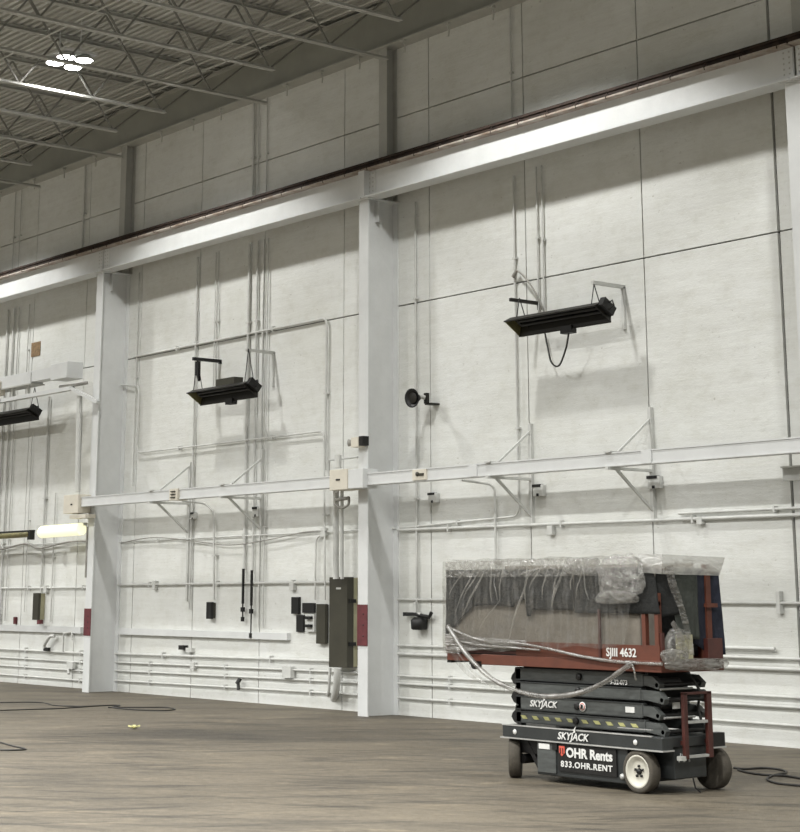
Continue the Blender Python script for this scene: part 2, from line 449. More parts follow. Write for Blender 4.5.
# column-top diaphragm at the middle column
mb = MB(); mb.box(-22.93, -22.77, 17.79, 17.92, 8.405, 8.855)
solo(mb, 'diaphragm_plate', M['white'], 'white connection plate on the crane girder above the middle column', 'steel plate')
t = thing('crane_rail', 'rusty brown crane rail on top of the white girder', 'rail', (-22, 17.93, 8.88))
mb = MB(); mb.prism([(-58.4, 17.93 + a, 8.88 + b) for a, b in ((-.06, 0), (.06, 0), (.06, .015), (.012, .035), (.012, .10), (.035, .11), (.035, .15), (-.035, .15), (-.035, .11), (-.012, .10), (-.012, .035), (-.06, .015))], (56.4, 0, 0))
mb.build('rail_bar', M['rail'], t)
for k in range(58):
    x = -38.2 + k * .62
    if x > -11: break
    mb = MB()
    mb.box(x - .05, x + .05, 17.795, 17.89, 8.88, 8.91); mb.tube([(x, 17.83, 8.90), (x, 17.83, 8.95)], .014, 6)
    mb.tube([(x + .02, 17.80, 8.9), (x + .02, 17.775, 8.88), (x + .02, 17.785, 8.84)], .008, 5)
    mb.build('rail_clip', M['rail'], t)

# ------------------------------------------------------------------ eave beam
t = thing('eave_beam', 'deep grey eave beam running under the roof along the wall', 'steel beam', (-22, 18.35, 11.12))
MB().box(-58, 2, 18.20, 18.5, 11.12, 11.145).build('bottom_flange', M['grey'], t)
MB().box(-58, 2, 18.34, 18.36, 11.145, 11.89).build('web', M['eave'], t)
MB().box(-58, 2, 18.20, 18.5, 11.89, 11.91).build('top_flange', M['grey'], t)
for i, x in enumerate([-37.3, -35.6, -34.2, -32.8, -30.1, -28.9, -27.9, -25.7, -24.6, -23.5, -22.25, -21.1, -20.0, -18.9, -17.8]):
    mb = MB(); mb.box(x - .05, x + .05, 18.19, 18.26, 11.08, 11.12); mb.tube([(x, 18.23, 11.09), (x + .02, 18.25, 10.98), (x - .02, 18.27, 10.90)], .014, 6)
    mb.build('beam_clamp', M['joist'], t)

# ------------------------------------------------------------------ roof joists
def joist_parts(x, t, yend):
    y0 = 2.0
    mb = MB()
    for s in (-1, 1):
        mb.box(x + s * .012, x + s * .062, y0, 18.3, 11.90, 11.906); mb.box(x + s * .012, x + s * .018, y0, 18.3, 11.91, 11.96)
        mb.box(x + s * .012, x + s * .062, y0, 18.3, 11.955, 11.985)
    mb.build('top_chord', M['joist'], t)
    mb = MB()
    for s in (-1, 1):
        mb.box(x + s * .010, x + s * .055, y0, yend, 10.87, 10.877); mb.box(x + s * .010, x + s * .017, y0, yend, 10.877, 10.925)
    mb.build('bottom_chord', M['joist'], t)
    # web: verticals and diagonals
    y = 17.0; i = 0; mb = MB(); step = 1.5
    mb.bar((x, 17.0, 10.90), (x, 18.15, 11.90), .03, .03)
    while y > y0 + step:
        mb.bar((x, y, 10.9), (x, y - step / 2, 11.9), .028, .03)
        mb.bar((x, y - step / 2, 11.9), (x, y - step, 10.9), .028, .03)
        y -= step
    mb.build('web_member', M['web'], t)
JOISTS = [(-19.15, 17.1, 'roof joist nearest the top right corner of the visible roof'),
    (-20.93, 17.1, 'roof joist one bay right of the joist that meets the middle column'),
    (-22.72, 18.25, 'roof joist whose lower chord ends at the middle upper column'),
    (-24.47, 17.1, 'roof joist just left of the joist meeting the middle upper column'),
    (-26.34, 18.25, 'roof joist passing behind the bright lamp cluster, lower chord reaching the wall'),
    (-28.08, 17.1, 'roof joist lit bright white beneath the lamp cluster'),
    (-29.9, 17.1, 'roof joist one bay left of the brightly lit joist'),
    (-31.7, 18.25, 'roof joist whose lower chord ends at the left upper column'),
    (-33.5, 17.1, 'roof joist just left of the joist meeting the left upper column'),
    (-35.3, 18.25, 'roof joist at the left edge of the photo under the roof')]
for x, ye, lab in JOISTS:
    t = thing('roof_joist', lab, 'roof joist', (x, 10.0, 10.87), 'open web roof joists')
    joist_parts(x, t, ye)
for i, (y, z) in enumerate([(16.64, 11.5), (16.95, 11.5), (17.25, 11.5)]):
    mb = MB(); mb.tube([(-38, y, z), (-16, y, z)], .026, 8)
    solo(mb, 'ceiling_conduit', M['joist'], 'pale conduit under the roof, %s of the three parallel ones' % ['farthest from the wall', 'middle', 'nearest the wall'][i], 'pipe', 'parallel conduits under the roof')
# horizontal bridging angle
for i, (y, z) in enumerate([(13.1, 10.93)]):
    mb = MB(); mb.bar((-38, y, z), (-16, y, z), .035, .012)
    solo(mb, 'bridging_angle', M['joist'], ['thin bridging angle tying the lower joist chords together', 'thin bridging angle tying the upper joist chords near the lamp'][i], 'steel brace')

# ------------------------------------------------------------------ lamp cluster
(LX, LY, LZ) = (-27.500,14.693,11.300)
t = thing('high_bay_light', 'glowing cluster of four round high bay lamps hanging between the roof joists', 'ceiling light', (LX, LY, LZ))
mb = MB(); mb.box(LX - .42, LX + .42, LY - .34, LY + .34, LZ + .09, LZ + .13)
mb.tube([(LX - .4, LY, LZ + .13), (LX - .4, LY, 11.98)], .012, 6); mb.tube([(LX + .4, LY, LZ + .13), (LX + .4, LY, 11.98)], .012, 6)
mb.build('hanger_frame', M['white'], t)
for (hx, hy, _) in ((-27.720,14.517,11.300),(-27.294,14.509,11.300),(-27.766,14.911,11.300),(-27.254,14.853,11.300)):
    dx, dy = hx - LX, hy - LY
    h = MB().lathe((LX + dx, LY + dy, LZ), (0, 0, 1), [(.01, .175), (.0, .165), (.05, .155), (.09, .08)], 20).build('lamp_head', M['white'], t)
    MB().lathe((LX + dx, LY + dy, LZ - .012), (0, 0, 1), [(0, .14), (.012, .14)], 20).build('lamp_disc', M['lamp'], h)

# ------------------------------------------------------------------ radiant heaters
def heater(x0, x1, yf, zf, yb, zb, label, arms, right_arm_color=True, topbox=False, cable=False, pod=True):
    cx = (x0 + x1) / 2
    t = thing('radiant_heater', label, 'heater', (cx, (yf + yb) / 2, zb), 'dark radiant heaters on the wall')
    nrm = Vector((0, -(zb - zf), (yb - yf))).normalized()      # up and towards the wall
    e = Vector((0, yb - yf, zb - zf))
    A = Vector((0, yf, zf)); dep = .125
    q = [A, A + e, A + e * .80 + nrm * dep, A + e * .20 + nrm * dep]
    # trough of sheet: three folded sides with thickness
    mb = MB(); th = .006
    for a, b in ((0, 3), (3, 2), (2, 1)):
        p0, p1 = q[a], q[b]
        d = (p1 - p0); nn = Vector((0, -d.z, d.y)).normalized() * th
        mb.prism([(x0, *(p0)[1:]), (x0, *(p1)[1:]), (x0, *(p1 + nn)[1:]), (x0, *(p0 + nn)[1:])], (x1 - x0, 0, 0))
    # rims
    for p in (q[0], q[1]): mb.tube([(x0, p.y, p.z), (x1, p.y, p.z)], .012, 6)
    mb.build('reflector_hood', M['bronze'], t)
    for xe, s, mm in ((x0, 1, M['brass']), (x1, -1, M['bronze'])):
        g = MB().prism([(xe + (0.02 * s if k > 1 else 0), q[k].y, q[k].z) for k in range(4)], (s * .008, 0, 0)).build('end_plate', mm, t)
    mb = MB(); c1 = A + e * .38 + nrm * .09; c2 = A + e * .62 + nrm * .09
    L = (x1 - x0)
    mb.tube(smoothpath([(x1 - .1, c1.y, c1.z), (x0 + .12, c1.y, c1.z), (x0 + .12, c2.y, c2.z), (x1 - .1, c2.y, c2.z)], 5, .04), .025, 8)
    mb.build('burner_tube', M['black'], t)
    # burner box on the right end
    c = A + e * .5 + nrm * .10
    mb = MB().obox((x1 + .03, c.y, c.z + .02), (1, 0, 0), e, nrm, .05, .13, .07)
    mb.tube([(x1 + .07, c.y, c.z + .07), (x1 + .14, c.y, c.z + .10), (x1 + .17, c.y, c.z + .02), (x1 + .09, c.y, c.z - .02)], .012, 6)
    mb.build('burner_box', M['black'], t)
    if pod:
        p = A + e * 1.0 + nrm * .02
        MB().obox((cx + .08, p.y, p.z - .03), (1, 0, 0), (0, 1, 0), (0, 0, 1), .11, .06, .055).build('junction_box', M['black'], t)
    if topbox:
        p = A + e * .4 + nrm * (dep + .06)
        MB().obox((cx + .15, p.y, p.z + .03), (1, 0, 0), (0, 1, 0), (0, 0, 1), .30, .10, .09).build('control_box', M['olive'], t)
    # chains from the wall arms
    for ax in arms:
        mb = MB()
        for k in (.12, .88):
            p = A + e * k + nrm * dep * (.4)
            mb.tube([(ax, (yf + yb) / 2, 6.21), (ax + .03, p.y, p.z + .03)], .008, 5)
        mb.build('hanging_chain', M['black'], t)
    if cable:
        mb = MB(); mb.tube(spline([(cx + .1, yb, zb - .06), (cx - .02, yb + .05, zb - .28), (cx - .22, yb + .1, zb - .50), (cx - .48, yb + .2, zb - .42), (cx - .72, 18.40, zb - .15), (cx - .80, 18.42, zb + .1)], 8), .014, 6)
        mb.build('power_cable', M['cable'], t)
    return t
heater(-19.28, -17.38, 17.73, 5.86, 18.04, 5.66, 'dark radiant heater with dangling cord on the right bay of the wall', (-19.1, -17.54), cable=True)
heater(-28.10, -26.22, 17.75, 5.55, 18.06, 5.345, 'dark radiant heater with a box on top in the bay left of the middle column', (-28.0, -26.3), topbox=True)
heater(-37.6, -34.35, 17.66, 5.72, 17.97, 5.54, 'dark radiant heater at the left edge below the white tray', (-37.4, -34.3), pod=False)
mb = MB(); mb.tube(spline([(-19.741,18.400,6.752),(-19.651,18.380,6.753),(-19.432,18.360,6.580),(-19.260,18.360,6.371),(-19.154,18.380,6.174),(-19.178,18.400,6.087)], 6), .016, 6)
mb.tube([(-19.788,18.400,6.680),(-19.694,18.400,6.777)], .03, 6)
solo(mb, 'flexible_conduit', M['wirec'], 'curved flexible conduit from the thin pipe to the right heater', 'pipe')
def arm(x, y1, z, drop, m, label, w=.05):
    mb = MB(); mb.box(x - w / 2, x + w / 2, y1, 18.5, z - w / 2, z + w / 2)
    mb.box(x - w / 2, x + w / 2, 18.46, 18.5, z - drop, z)
    solo(mb, 'heater_bracket', m, label, 'bracket', 'heater support arms')
arm(-17.54, 17.85, 6.23, .62, M['pipe'], 'white L-shaped arm on the wall holding the right end of the right heater')
arm(-19.30, 17.88, 6.21, .10, M['bronze'], 'dark arm on the wall above the left end of the right heater')
arm(-26.34, 17.87, 6.19, .62, M['pipe'], 'white L-shaped arm on the wall right of the heater with the box on top')
arm(-28.10, 17.87, 6.21, .05, M['black'], 'black arm on the wall above the heater left of the middle column', .06)
mb = MB(); mb.prism([(-28.05, 17.93, 6.16), (-27.93, 17.93, 6.16), (-27.93, 17.93, 5.78), (-28.0, 17.93, 5.9), (-28.05, 17.93, 5.9)], (0, .05, 0))
mb.v = [(a - .07, b, c) for a, b, c in mb.v]
solo(mb, 'hanger_plate', M['black'], 'black tapered plate hanging from the black arm over the left heater', 'bracket')

# ------------------------------------------------------------------ bus duct
BX0 = -31.72
t = thing('bus_duct', 'long white horizontal bus duct carried across the front of the columns', 'electrical duct', (-22, 17.72, 3.58))
BF, BB = 17.62, 17.80
for a, b in ((-31.72, -28.2), (-28.17, -23.4), (-22.5, -19.9), (-19.87, -16.4), (-16.37, -10)):
    mb = MB(); mb.box(a, b, BF, BB, 3.60, 3.765); mb.box(a, b, BF - .012, BB + .012, 3.757, 3.775); mb.box(a, b, BF - .012, BB + .012, 3.585, 3.60)
    mb.build('duct_section', M['white'], t)
for x in (-28.18, -19.88, -16.38):
    MB().box(x - .09, x + .09, BF - .02, BB + .01, 3.59, 3.77).build('joint_cover', M['white'], t)
mb = MB().box(-28.33, -28.05, BF - .05, BB, 3.57, 3.78).build('tap_clamp', M['cream'], t)
mb2 = MB()
for k in range(3): mb2.box(-28.27, -28.12, BF - .07, BF - .05, 3.61 + k * .055, 3.63 + k * .055)
mb2.build('clamp_slot', M['olive'], mb)
mb = MB().box(-21.28, -20.95, BF - .03, BF, 3.60, 3.76).build('tap_label', M['cream'], t)
mb2 = MB(); mb2.lathe((-21.15, BF - .03, 3.69), (0, -1, 0), [(0, .035), (.02, .035), (.03, .01)], 10); mb2.box(-21.12, -21.0, BF - .045, BF - .03, 3.66, 3.70)
mb2.build('tap_knob', M['olive'], mb)
# plug boxes on the duct
def plug_box(x0, x1, z0, z1, label, yf=17.5):
    t = thing('plug_box', label, 'electrical box', ((x0 + x1) / 2, 17.65, z0))
    xm = x0 + (x1 - x0) * .55
    MB().box(x0, xm, yf, 17.835, z0, z1).build('cream_cover', M['cream'], t, bevel=.008)
    MB().box(xm, x1, yf + .02, 17.83, z0 + .01, z1 - .015).build('end_housing', M['white'], t, bevel=.006)
    MB().box((x0 + xm) / 2 - .05, (x0 + xm) / 2 + .05, yf - .012, yf, (z0 + z1) / 2 - .012, (z0 + z1) / 2 + .012).build('latch', M['black'], t)
plug_box(-23.30, -22.44, 3.53, 3.86, 'cream and white plug box on the bus duct at the middle column')
t = thing('end_box', 'square cream box closing the left end of the bus duct', 'electrical box', (-31.9, 17.7, 3.5))
MB().box(-32.33, -31.73, 17.55, 17.84, 3.46, 3.83).build('cover', M['cream'], t, bevel=.008)
MB().box(-32.02, -31.96, 17.54, 17.55, 3.62, 3.65).build('latch', M['black'], t)
MB().box(-32.15, -31.5, 17.6, 17.83, 3.36, 3.43).build('mounting_bar', M['cream'], t)
# brackets carrying the duct
def bracket(x, ztop, zbot, label):
    t = thing('duct_bracket', label, 'bracket', (x, 18.3, zbot), 'triangular duct brackets')
    MB().box(x - .03, x + .03, 18.44, 18.5, zbot, ztop).build('wall_strut', M['pipe'], t)
    MB().box(x - .025, x + .025, BF - .06, 18.46, 3.545, 3.585).build('support_arm', M['pipe'], t)
    MB().bar((x, BB - .05, 3.56), (x, 18.45, 3.02), .035, .035).build('lower_brace', M['pipe'], t)
    MB().bar((x, BB - .02, 3.78), (x, 18.45, 4.28), .03, .03).build('upper_brace', M['pipe'], t)
    MB().box(x - .06, x + .06, BF - .05, BF + .12, 3.775, 3.795).build('hold_down_clip', M['pipe'], t)
bracket(-17.08, 4.45, 2.9, 'triangular bracket under the bus duct, rightmost one, above the lift')
bracket(-19.53, 4.4, 2.9, 'triangular bracket under the bus duct near the left end of the lift')
bracket(-26.62, 4.45, 2.9, 'triangular bracket under the bus duct right of the two black drop cords')
bracket(-29.04, 4.35, 1.75, 'triangular bracket under the bus duct nearest the left column')

# ------------------------------------------------------------------ wall conduits
def pipe(label, pts, r=.02, m='pipe', name='wall_conduit', cat='pipe', group=None, rnd=.15, n=8):
    r = r * .85
    mb = MB(); mb.tube(smoothpath(pts, 5, rnd), r, n)
    # straps
    P = [Vector(p) for p in pts]
    for a, b in zip(P[:-1], P[1:]):
        L = (b - a).length
        if L > 1.5 and a.y > 18.2 and b.y > 18.2:
            k = max(1, int(L / 2.4))
            for i in range(k):
                c = a.lerp(b, (i + .5) / k)
                if abs(b.z - a.z) > abs(b.x - a.x): mb.box(c.x - r * 2.2, c.x + r * 2.2, c.y - r * 1.1, WY, c.z - .015, c.z + .015)
                else: mb.box(c.x - .015, c.x + .015, c.y - r * 1.1, WY, c.z - r * 2.2, c.z + r * 2.2)
    return solo(mb, name, M[m], label, cat, group)
PY_ = 18.45
# right bay
for x, y, lab in ((-19.82, 18.46, 'thin riser above the crane girder in the right bay beside the panel joint'), (-27.05, 18.45, 'bright riser above the girder, leftmost of three in the middle bay'), (-26.90, 18.46, 'riser above the girder, middle of three in the middle bay'),
        (-26.62, 18.46, 'riser above the girder, rightmost of three in the middle bay'), (-33.60, 18.45, 'single riser above the girder left of the left upper column'), (-36.60, 18.45, 'right riser of the pair above the girder at the left edge'), (-36.90, 18.45, 'left riser of the pair above the girder at the left edge')):
    pipe(lab, [(x, y, 11.1), (x, y, 8.9)], .028 if 'bright' in lab or 'single' in lab else .016, group='risers above the crane girder')
pipe('thin vertical conduit just right of the middle column passing the round horn', [(-22.22, PY_, 8.3), (-22.22, PY_, 1.75)], .022)
pipe('vertical conduit left of the right heater turning left above the long pipe', [(-19.80, PY_, 8.3), (-19.80, PY_, 3.03), (-22.639,18.450,2.932)], .020)
pipe('left one of the twin conduits dropping to the right heater', [(-19.28, PY_, 8.35), (-19.28, PY_, 6.1)], .016)
pipe('right one of the twin conduits dropping to the right heater', [(-19.16, PY_, 8.35), (-19.16, PY_, 6.0)], .016)
pipe('long horizontal pipe across the right bay below the bus duct', [(-22.70, PY_, 2.90), (-10, PY_, 2.86)], .028)
pipe('second horizontal pipe starting right of the lift and running to the right edge', [(-16.6, PY_, 2.96), (-10, PY_, 2.97)], .022)
pipe('thin horizontal pipe left of the covered lift at waist height', [(-22.7, PY_, 1.80), (-10, PY_, 1.76)], .022)
pipe('hooked conduit under the bus duct that drops behind the left half of the lift', [(-20.465,17.900,3.579), (-20.329,18.350,3.529), (-20.30, 18.42, 3.45), (-20.30, 18.42, 1.3)], .024, rnd=.3)
for i, (z, r) in enumerate(((1.09, .022), (.96, .03), (.62, .022), (.50, .022), (.28, .022))):
    pipe('horizontal wall pipe of the right bay, %s of the five behind the lift' % ['topmost', 'second from top', 'middle', 'second from bottom', 'lowest'][i],
         [(-22.7, PY_, z - .01), (-10, PY_, z)], r, group='low wall pipes of the right bay')
pipe('short capped pipe ending right of the lift near the right edge', [(-18.5, 18.44, 1.20), (-15.043,18.440,1.202)], .03)
# middle bay
for i, (x, r, zb) in enumerate(((-31.15, .016, 4.0), (-28.93, .022, 1.6), (-28.27, .014, 5.6), (-28.17, .014, 5.6), (-27.12, .032, 2.3), (-26.85, .026, 2.28), (-26.64, .015, 1.3), (-26.50, .015, 1.3))):
    pipe(['faint thin vertical conduit beside the left column', 'vertical conduit left of the middle bay heater', 'left thin conduit dropping onto the middle bay heater', 'right thin conduit dropping onto the middle bay heater',
          'thick vertical conduit feeding the left black drop cord', 'vertical conduit feeding the right black drop cord', 'left thin conduit right of the black drop cords', 'right thin conduit right of the black drop cords'][i],
         [(x, PY_, 8.35), (x, PY_, zb)], r, group='vertical conduits of the middle bay')
pipe('horizontal conduit above the middle bay heater turning down near the middle column', [(-31.253,18.450,6.613), (-24.664,18.450,6.628), (-24.691,18.450,3.976)], .026)
pipe('horizontal conduit below the middle bay heater turning down at its right end', [(-32.347,18.420,6.156), (-30.968,18.420,5.991), (-30.965,18.420,4.643), (-24.688,18.420,4.646), (-24.624,18.420,1.784)], .020)
pipe('hooked conduit under the bus duct running down to the small black switch', [(-28.409,17.900,3.575), (-28.315,18.350,3.549), (-28.109,18.420,3.377), (-28.046,18.420,1.774)], .024, rnd=.3)
pipe('horizontal pipe across the middle bay behind the black drop cords', [(-31.6, PY_, 2.06), (-24.4, PY_, 2.08)], .026)
pipe('upper horizontal pipe of the middle bay behind the bracket feet', [(-31.6, PY_, 2.90), (-22.75, PY_, 2.93)], .016)
pipe('drooping grey cable above the horizontal pipe in the middle bay', spline([(-31.5, 18.44, 2.88), (-30.3, 18.42, 2.96), (-29.0, 18.42, 2.88), (-27.6, 18.42, 2.76), (-26.4, 18.42, 2.82), (-25.3, 18.42, 2.93), (-24.6, 18.43, 2.94)], 4), .011, 'wirec', 'wall_cable', 'cable')
pipe('curved small conduit joining the olive panel from the pipe junction', [(-24.636,18.440,2.886), (-24.923,18.440,2.843), (-24.937,18.440,1.783)], .018)
for i, (z, r) in enumerate(((.755, .03), (.59, .022), (.43, .022), (.24, .022))):
    pipe('low horizontal pipe of the middle bay, %s of four' % ['topmost', 'second from top', 'third from top', 'lowest'][i],
         [(-31.6, PY_, z - .03), (-23.75 if i else -24.45, PY_, z + .03)], r, group='low wall pipes of the middle bay')
mb = MB(); mb.box(-31.5, -25.72, 18.42, 18.5, 1.10, 1.22)
solo(mb, 'wireway', M['white'], 'white rectangular wireway low on the wall between the left column and the breakers', 'electrical duct')
mb = MB(); mb.box(-39, -33.0, 18.42, 18.5, 1.09, 1.22)
solo(mb, 'wireway', M['white'], 'white rectangular wireway low on the wall left of the left column', 'electrical duct')
# left bay
for i, (x, r, zt, zb) in enumerate(((-37.0, .03, 8.3, 1.2), (-36.70, .03, 8.3, 1.2), (-36.45, .018, 8.3, 1.3), (-35.95, .014, 8.3, 6.2), (-34.83, .03, 6.1, 1.7), (-34.35, .018, 4.0, 1.3), (-35.55, .012, 5.4, 1.5))):
    pipe(['vertical pipe at the far left edge, left of the pair', 'bright vertical pipe at the far left above the white tray', 'thin vertical pipe right of the far left pair', 'faint vertical conduit rising below the brown patch',
          'vertical conduit ending at the small olive switch box', 'faint vertical conduit right of the olive switch box', 'thin vertical conduit crossing behind the dark fluorescent tube'][i],
         [(x, PY_, zt), (x, PY_, zb)], r, group='vertical conduits of the left bay')
for i, (z, r) in enumerate(((.70, .03), (.52, .022), (.35, .022), (.16, .022))):
    pipe('low horizontal pipe of the left bay, %s of four' % ['topmost', 'second from top', 'third from top', 'lowest'][i],
         [(-39, PY_, z), (-31.8, PY_, z)], r, group='low wall pipes of the left bay')
pipe('horizontal pipe left of the left column at waist height', [(-39, PY_, 2.0), (-31.8, PY_, 2.01)], .026)
pipe('sagging grey cable below the fluorescent tubes', spline([(-38.5, 18.42, 2.83), (-36.8, 18.42, 2.85), (-35.6, 18.42, 2.95), (-34.9, 18.42, 2.84), (-33.6, 18.42, 2.95), (-32.2, 18.42, 2.93), (-31.8, 18.42, 2.92)], 4), .022, 'wirec', 'wall_cable', 'cable')
pipe('upper horizontal conduit near the sagging cable in the left bay', [(-39, PY_, 2.9), (-31.8, PY_, 2.96)], .014)
# twin risers between plug box and panel
pipe('thick white riser between the plug box and the olive panel', [(-23.447,17.750,3.555),(-23.972,18.150,3.177),(-23.962,18.150,2.127)], .06)
pipe('second white riser right of the thick one above the olive panel', [(-23.284,17.750,3.547),(-23.806,18.150,3.172),(-23.797,18.150,2.126)], .035)
mb = MB(); mb.tube([(-23.462,17.800,3.917),(-23.464,17.800,4.130)], .06, 10); mb.tube([(-24.108,18.100,3.763),(-24.111,18.100,4.098),(-23.310,18.100,4.102)], .018, 6)
solo(mb, 'cable_gland', M['pipe'], 'white gland and bent rod on top of the cream and white plug box', 'pipe fitting')
mb = MB(); mb.tube([(-23.512,17.800,3.396),(-23.160,17.800,3.415)], .03, 8); mb.tube(spline([(-23.539,17.800,3.332),(-23.375,17.800,3.261),(-23.186,17.800,3.303),(-23.160,17.800,3.415)], 5), .022, 6)
solo(mb, 'hose_hanger', M['wirec'], 'grey coiled cable end hanging under the cream and white plug box', 'cable')

# ------------------------------------------------------------------ electrical boxes
def boxed(name, label, b, mf, ms, cat='electrical box', cover=.06):
    x0, x1, y0, z0, z1 = b
    t = thing(name, label, cat, ((x0 + x1) / 2, (y0 + WY) / 2, z0))
    MB().box(x0, x1, y0, y0 + cover, z0, z1).build('cover', M[mf], t, bevel=.008)
    MB().box(x0 + .015, x1 - .008, y0 + cover, WY, z0 + .01, z1 - .01).build('enclosure', M[ms], t, bevel=.006)
    return t
PB = (-24.307,-23.811,18.270,0.697,2.160)
t = boxed('electrical_panel', 'tall olive and tan electrical panel beside the middle column', PB, 'olive', 'tan', 'electrical panel', .14)
PX0, PX1, PY0, PZ0, PZ1 = PB
MB().box((PX0 + PX1) / 2 - .05, (PX0 + PX1) / 2 + .08, PY0 - .006, PY0, PZ1 - .20, PZ1 - .17).build('maker_plate', M['grey'], t)
p = MB()
for z in (PZ0 + .35, PZ1 - .42): MB().box(PX1 - .01, PX1 + .03, 18.30, 18.44, z, z + .06).build('hinge_lug', M['black'], t)
mb = MB(); mb.tube([(-23.959,18.200,0.694),(-24.010,18.200,0.343), (-25.018,18.880,0.000)], .062, 12)
solo(mb, 'floor_conduit', M['pipe'], 'thick white pipe from the olive panel down to the floor', 'pipe')
mb = MB(); mb.tube([(-24.311,18.300,0.681),(-24.335,18.300,0.326), (-25.312,18.950,-0.000)], .024, 8)
solo(mb, 'floor_conduit', M['pipe'], 'thin bent white pipe left of the thick one under the olive panel', 'pipe')
def ebox(x0, x1, z0, z1, y0, m, label, name='switch_box', lever=None, face=None, cat='electrical box'):
    t = thing(name, label, cat, ((x0 + x1) / 2, (y0 + WY) / 2, z0))
    MB().box(x0, x1, y0, WY, z0, z1).build('enclosure', M[m], t, bevel=.01)
    MB().box(x0 + .02, x1 - .02, y0 - .012, y0, z0 + .02, z1 - .02).build('cover', M[face or m], t)
    if lever:
        MB().box(x1, x1 + .03, y0 + .02, y0 + .06, (z0 + z1) / 2 - .06, (z0 + z1) / 2 + .08).build('lever', M[lever], t)
    return t
boxed('switch_box', 'upper black box left of the olive panel', (-25.633,-25.425,18.436,1.546,1.832), 'black', 'wirec')
boxed('switch_box', 'wide dark box between the black box and the dark brown box', (-25.337,-24.987,18.457,1.566,1.733), 'black', 'black')
t = boxed('switch_box', 'white breaker box with black handles left of the olive panel', (-25.216,-24.955,18.436,1.251,1.550), 'pipe', 'pipe')
hb = (-25.216,-24.955,18.436,1.251,1.550)
for k in (.25, .70):
    zz = hb[3] + (hb[4] - hb[3]) * k
    MB().box(hb[0] + .06, hb[1] - .04, hb[2] - .05, hb[2], zz, zz + .05).build('toggle', M['black'], t)
boxed('switch_box', 'black tapered box above the end of the white wireway', (-25.509,-25.303,18.457,1.245,1.530), 'black', 'black')
boxed('switch_box', 'dark brown switch box touching the left side of the olive panel', (-24.869,-24.613,18.415,1.060,1.718), 'olive', 'black')
t = boxed('switch_box', 'small black switch on the wall at the end of the hooked conduit', (-28.262,-28.094,18.390,1.433,1.738), 'black', 'olive')
boxed('switch_box', 'small olive and tan switch box left of the left column', (-34.961,-34.713,18.334,1.340,1.900), 'olive', 'tan')
boxed('switch_box', 'small dark red box on the wall at the left edge', (-36.037,-35.943,18.440,1.240,1.389), 'maroon', 'maroon')
mb = MB(); mb.tube([(-34.534,18.300,1.342),(-34.527,18.300,1.260)], .07, 8)
solo(mb, 'conduit_hub', M['maroon'], 'dark red fitting under the small olive switch box', 'pipe fitting')
# pipe fittings / little boxes
def jbox(x, z, label, w=.2, h=.16, dark=True, y0=18.42):
    w *= .8; h *= .85
    t = thing('junction_box', label, 'electrical box', (x, (y0 + WY) / 2, z - h / 2))
    MB().box(x - w / 2, x + w / 2, y0, WY, z - h / 2, z + h / 2).build('enclosure', M['pipe'], t, bevel=.008)
    if dark:
        MB().box(x - w / 2 - .01, x + w * .3, y0 - .01, WY - .02, z + h * .30, z + h * .55).build('clamp', M['black'], t)
        MB().box(x - w * .1, x + w * .1, y0 - .012, y0, z - h * .5, z - h * .25).build('plug', M['black'], t)
jbox(-21.79, 3.38, 'small white box with a dark top, right of the middle column under the bus duct', .24, .18)
jbox(-19.35, 3.39, 'small white box with dark clamp beside the bracket left of the lift', .26, .2)
jbox(-17.02, 3.40, 'small white box with dark clamp on the rightmost duct bracket', .28, .2)
jbox(-28.85, 3.33, 'small fitting beside the leftmost duct bracket', .16, .14)
jbox(-26.75, 3.33, 'small box between the thin conduits and the duct bracket', .22, .2)
jbox(-19.12, 2.80, 'small white fitting below the long pipe near the lift', .14, .16, False)
jbox(-16.22, 2.85, 'small white fitting under the twin pipes right of the lift', .12, .12, False)
jbox(-30.2, 2.05, 'small white fitting on the pipe in the middle bay near the left column', .14, .2, False)
jbox(-25.62, 2.02, 'small white fitting on the pipe right of the black drop cords', .16, .18, False)
jbox(-24.72, 2.92, 'white conduit junction left of the risers', .14, .18, False)
jbox(-34.62, 1.98, 'small white fitting above the small olive switch box', .16, .18, False)
jbox(-14.95, 1.78, 'pipe coupling on the waist-high pipe by the right edge', .08, .34, False)
jbox(-28.75, .58, 'small white outlet on the low pipes near the middle of the middle bay', .16, .14, False)
t = thing('wall_fixture', 'small grey fixture on a short channel under the bus duct at the right edge', 'bracket', (-14.3, 18.3, 3.3))
MB().box(-14.62, -13.6, 18.24, 18.36, 3.30, 3.46).build('channel', M['pipe'], t)
MB().box(-14.62, -13.6, 18.2, 18.5, 3.46, 3.48).build('top_plate', M['grey'], t)
MB().box(-14.12, -13.6, 18.2, 18.4, 3.06, 3.28).build('lamp_pod', M['black'], t)
# drop cords
def cord(x, zt, zb, label):
    t = thing('hanging_cable', label, 'cord', (x, 18.42, zb), 'black drop cords')
    MB().tube([(x, 18.42, zt), (x, 18.42, zt - .62)], .026, 8).build('sleeve', M['black'], t)
    MB().tube([(x, 18.42, zt - .62), (x, 18.42, zb + .06)], .014, 8).build('cable', M['cable'], t)
    MB().tube([(x, 18.42, zt - .68), (x, 18.42, zt - .76)], .042, 8).build('connector', M['black'], t)
    MB().tube([(x, 18.42, zb + .08), (x, 18.42, zb)], .035, 8).build('plug', M['black'], t)
cord(-27.10, 2.33, 1.40, 'left one of the two black drop cords in the middle bay')
cord(-26.83, 2.30, 1.12, 'right, longer one of the two black drop cords in the middle bay')
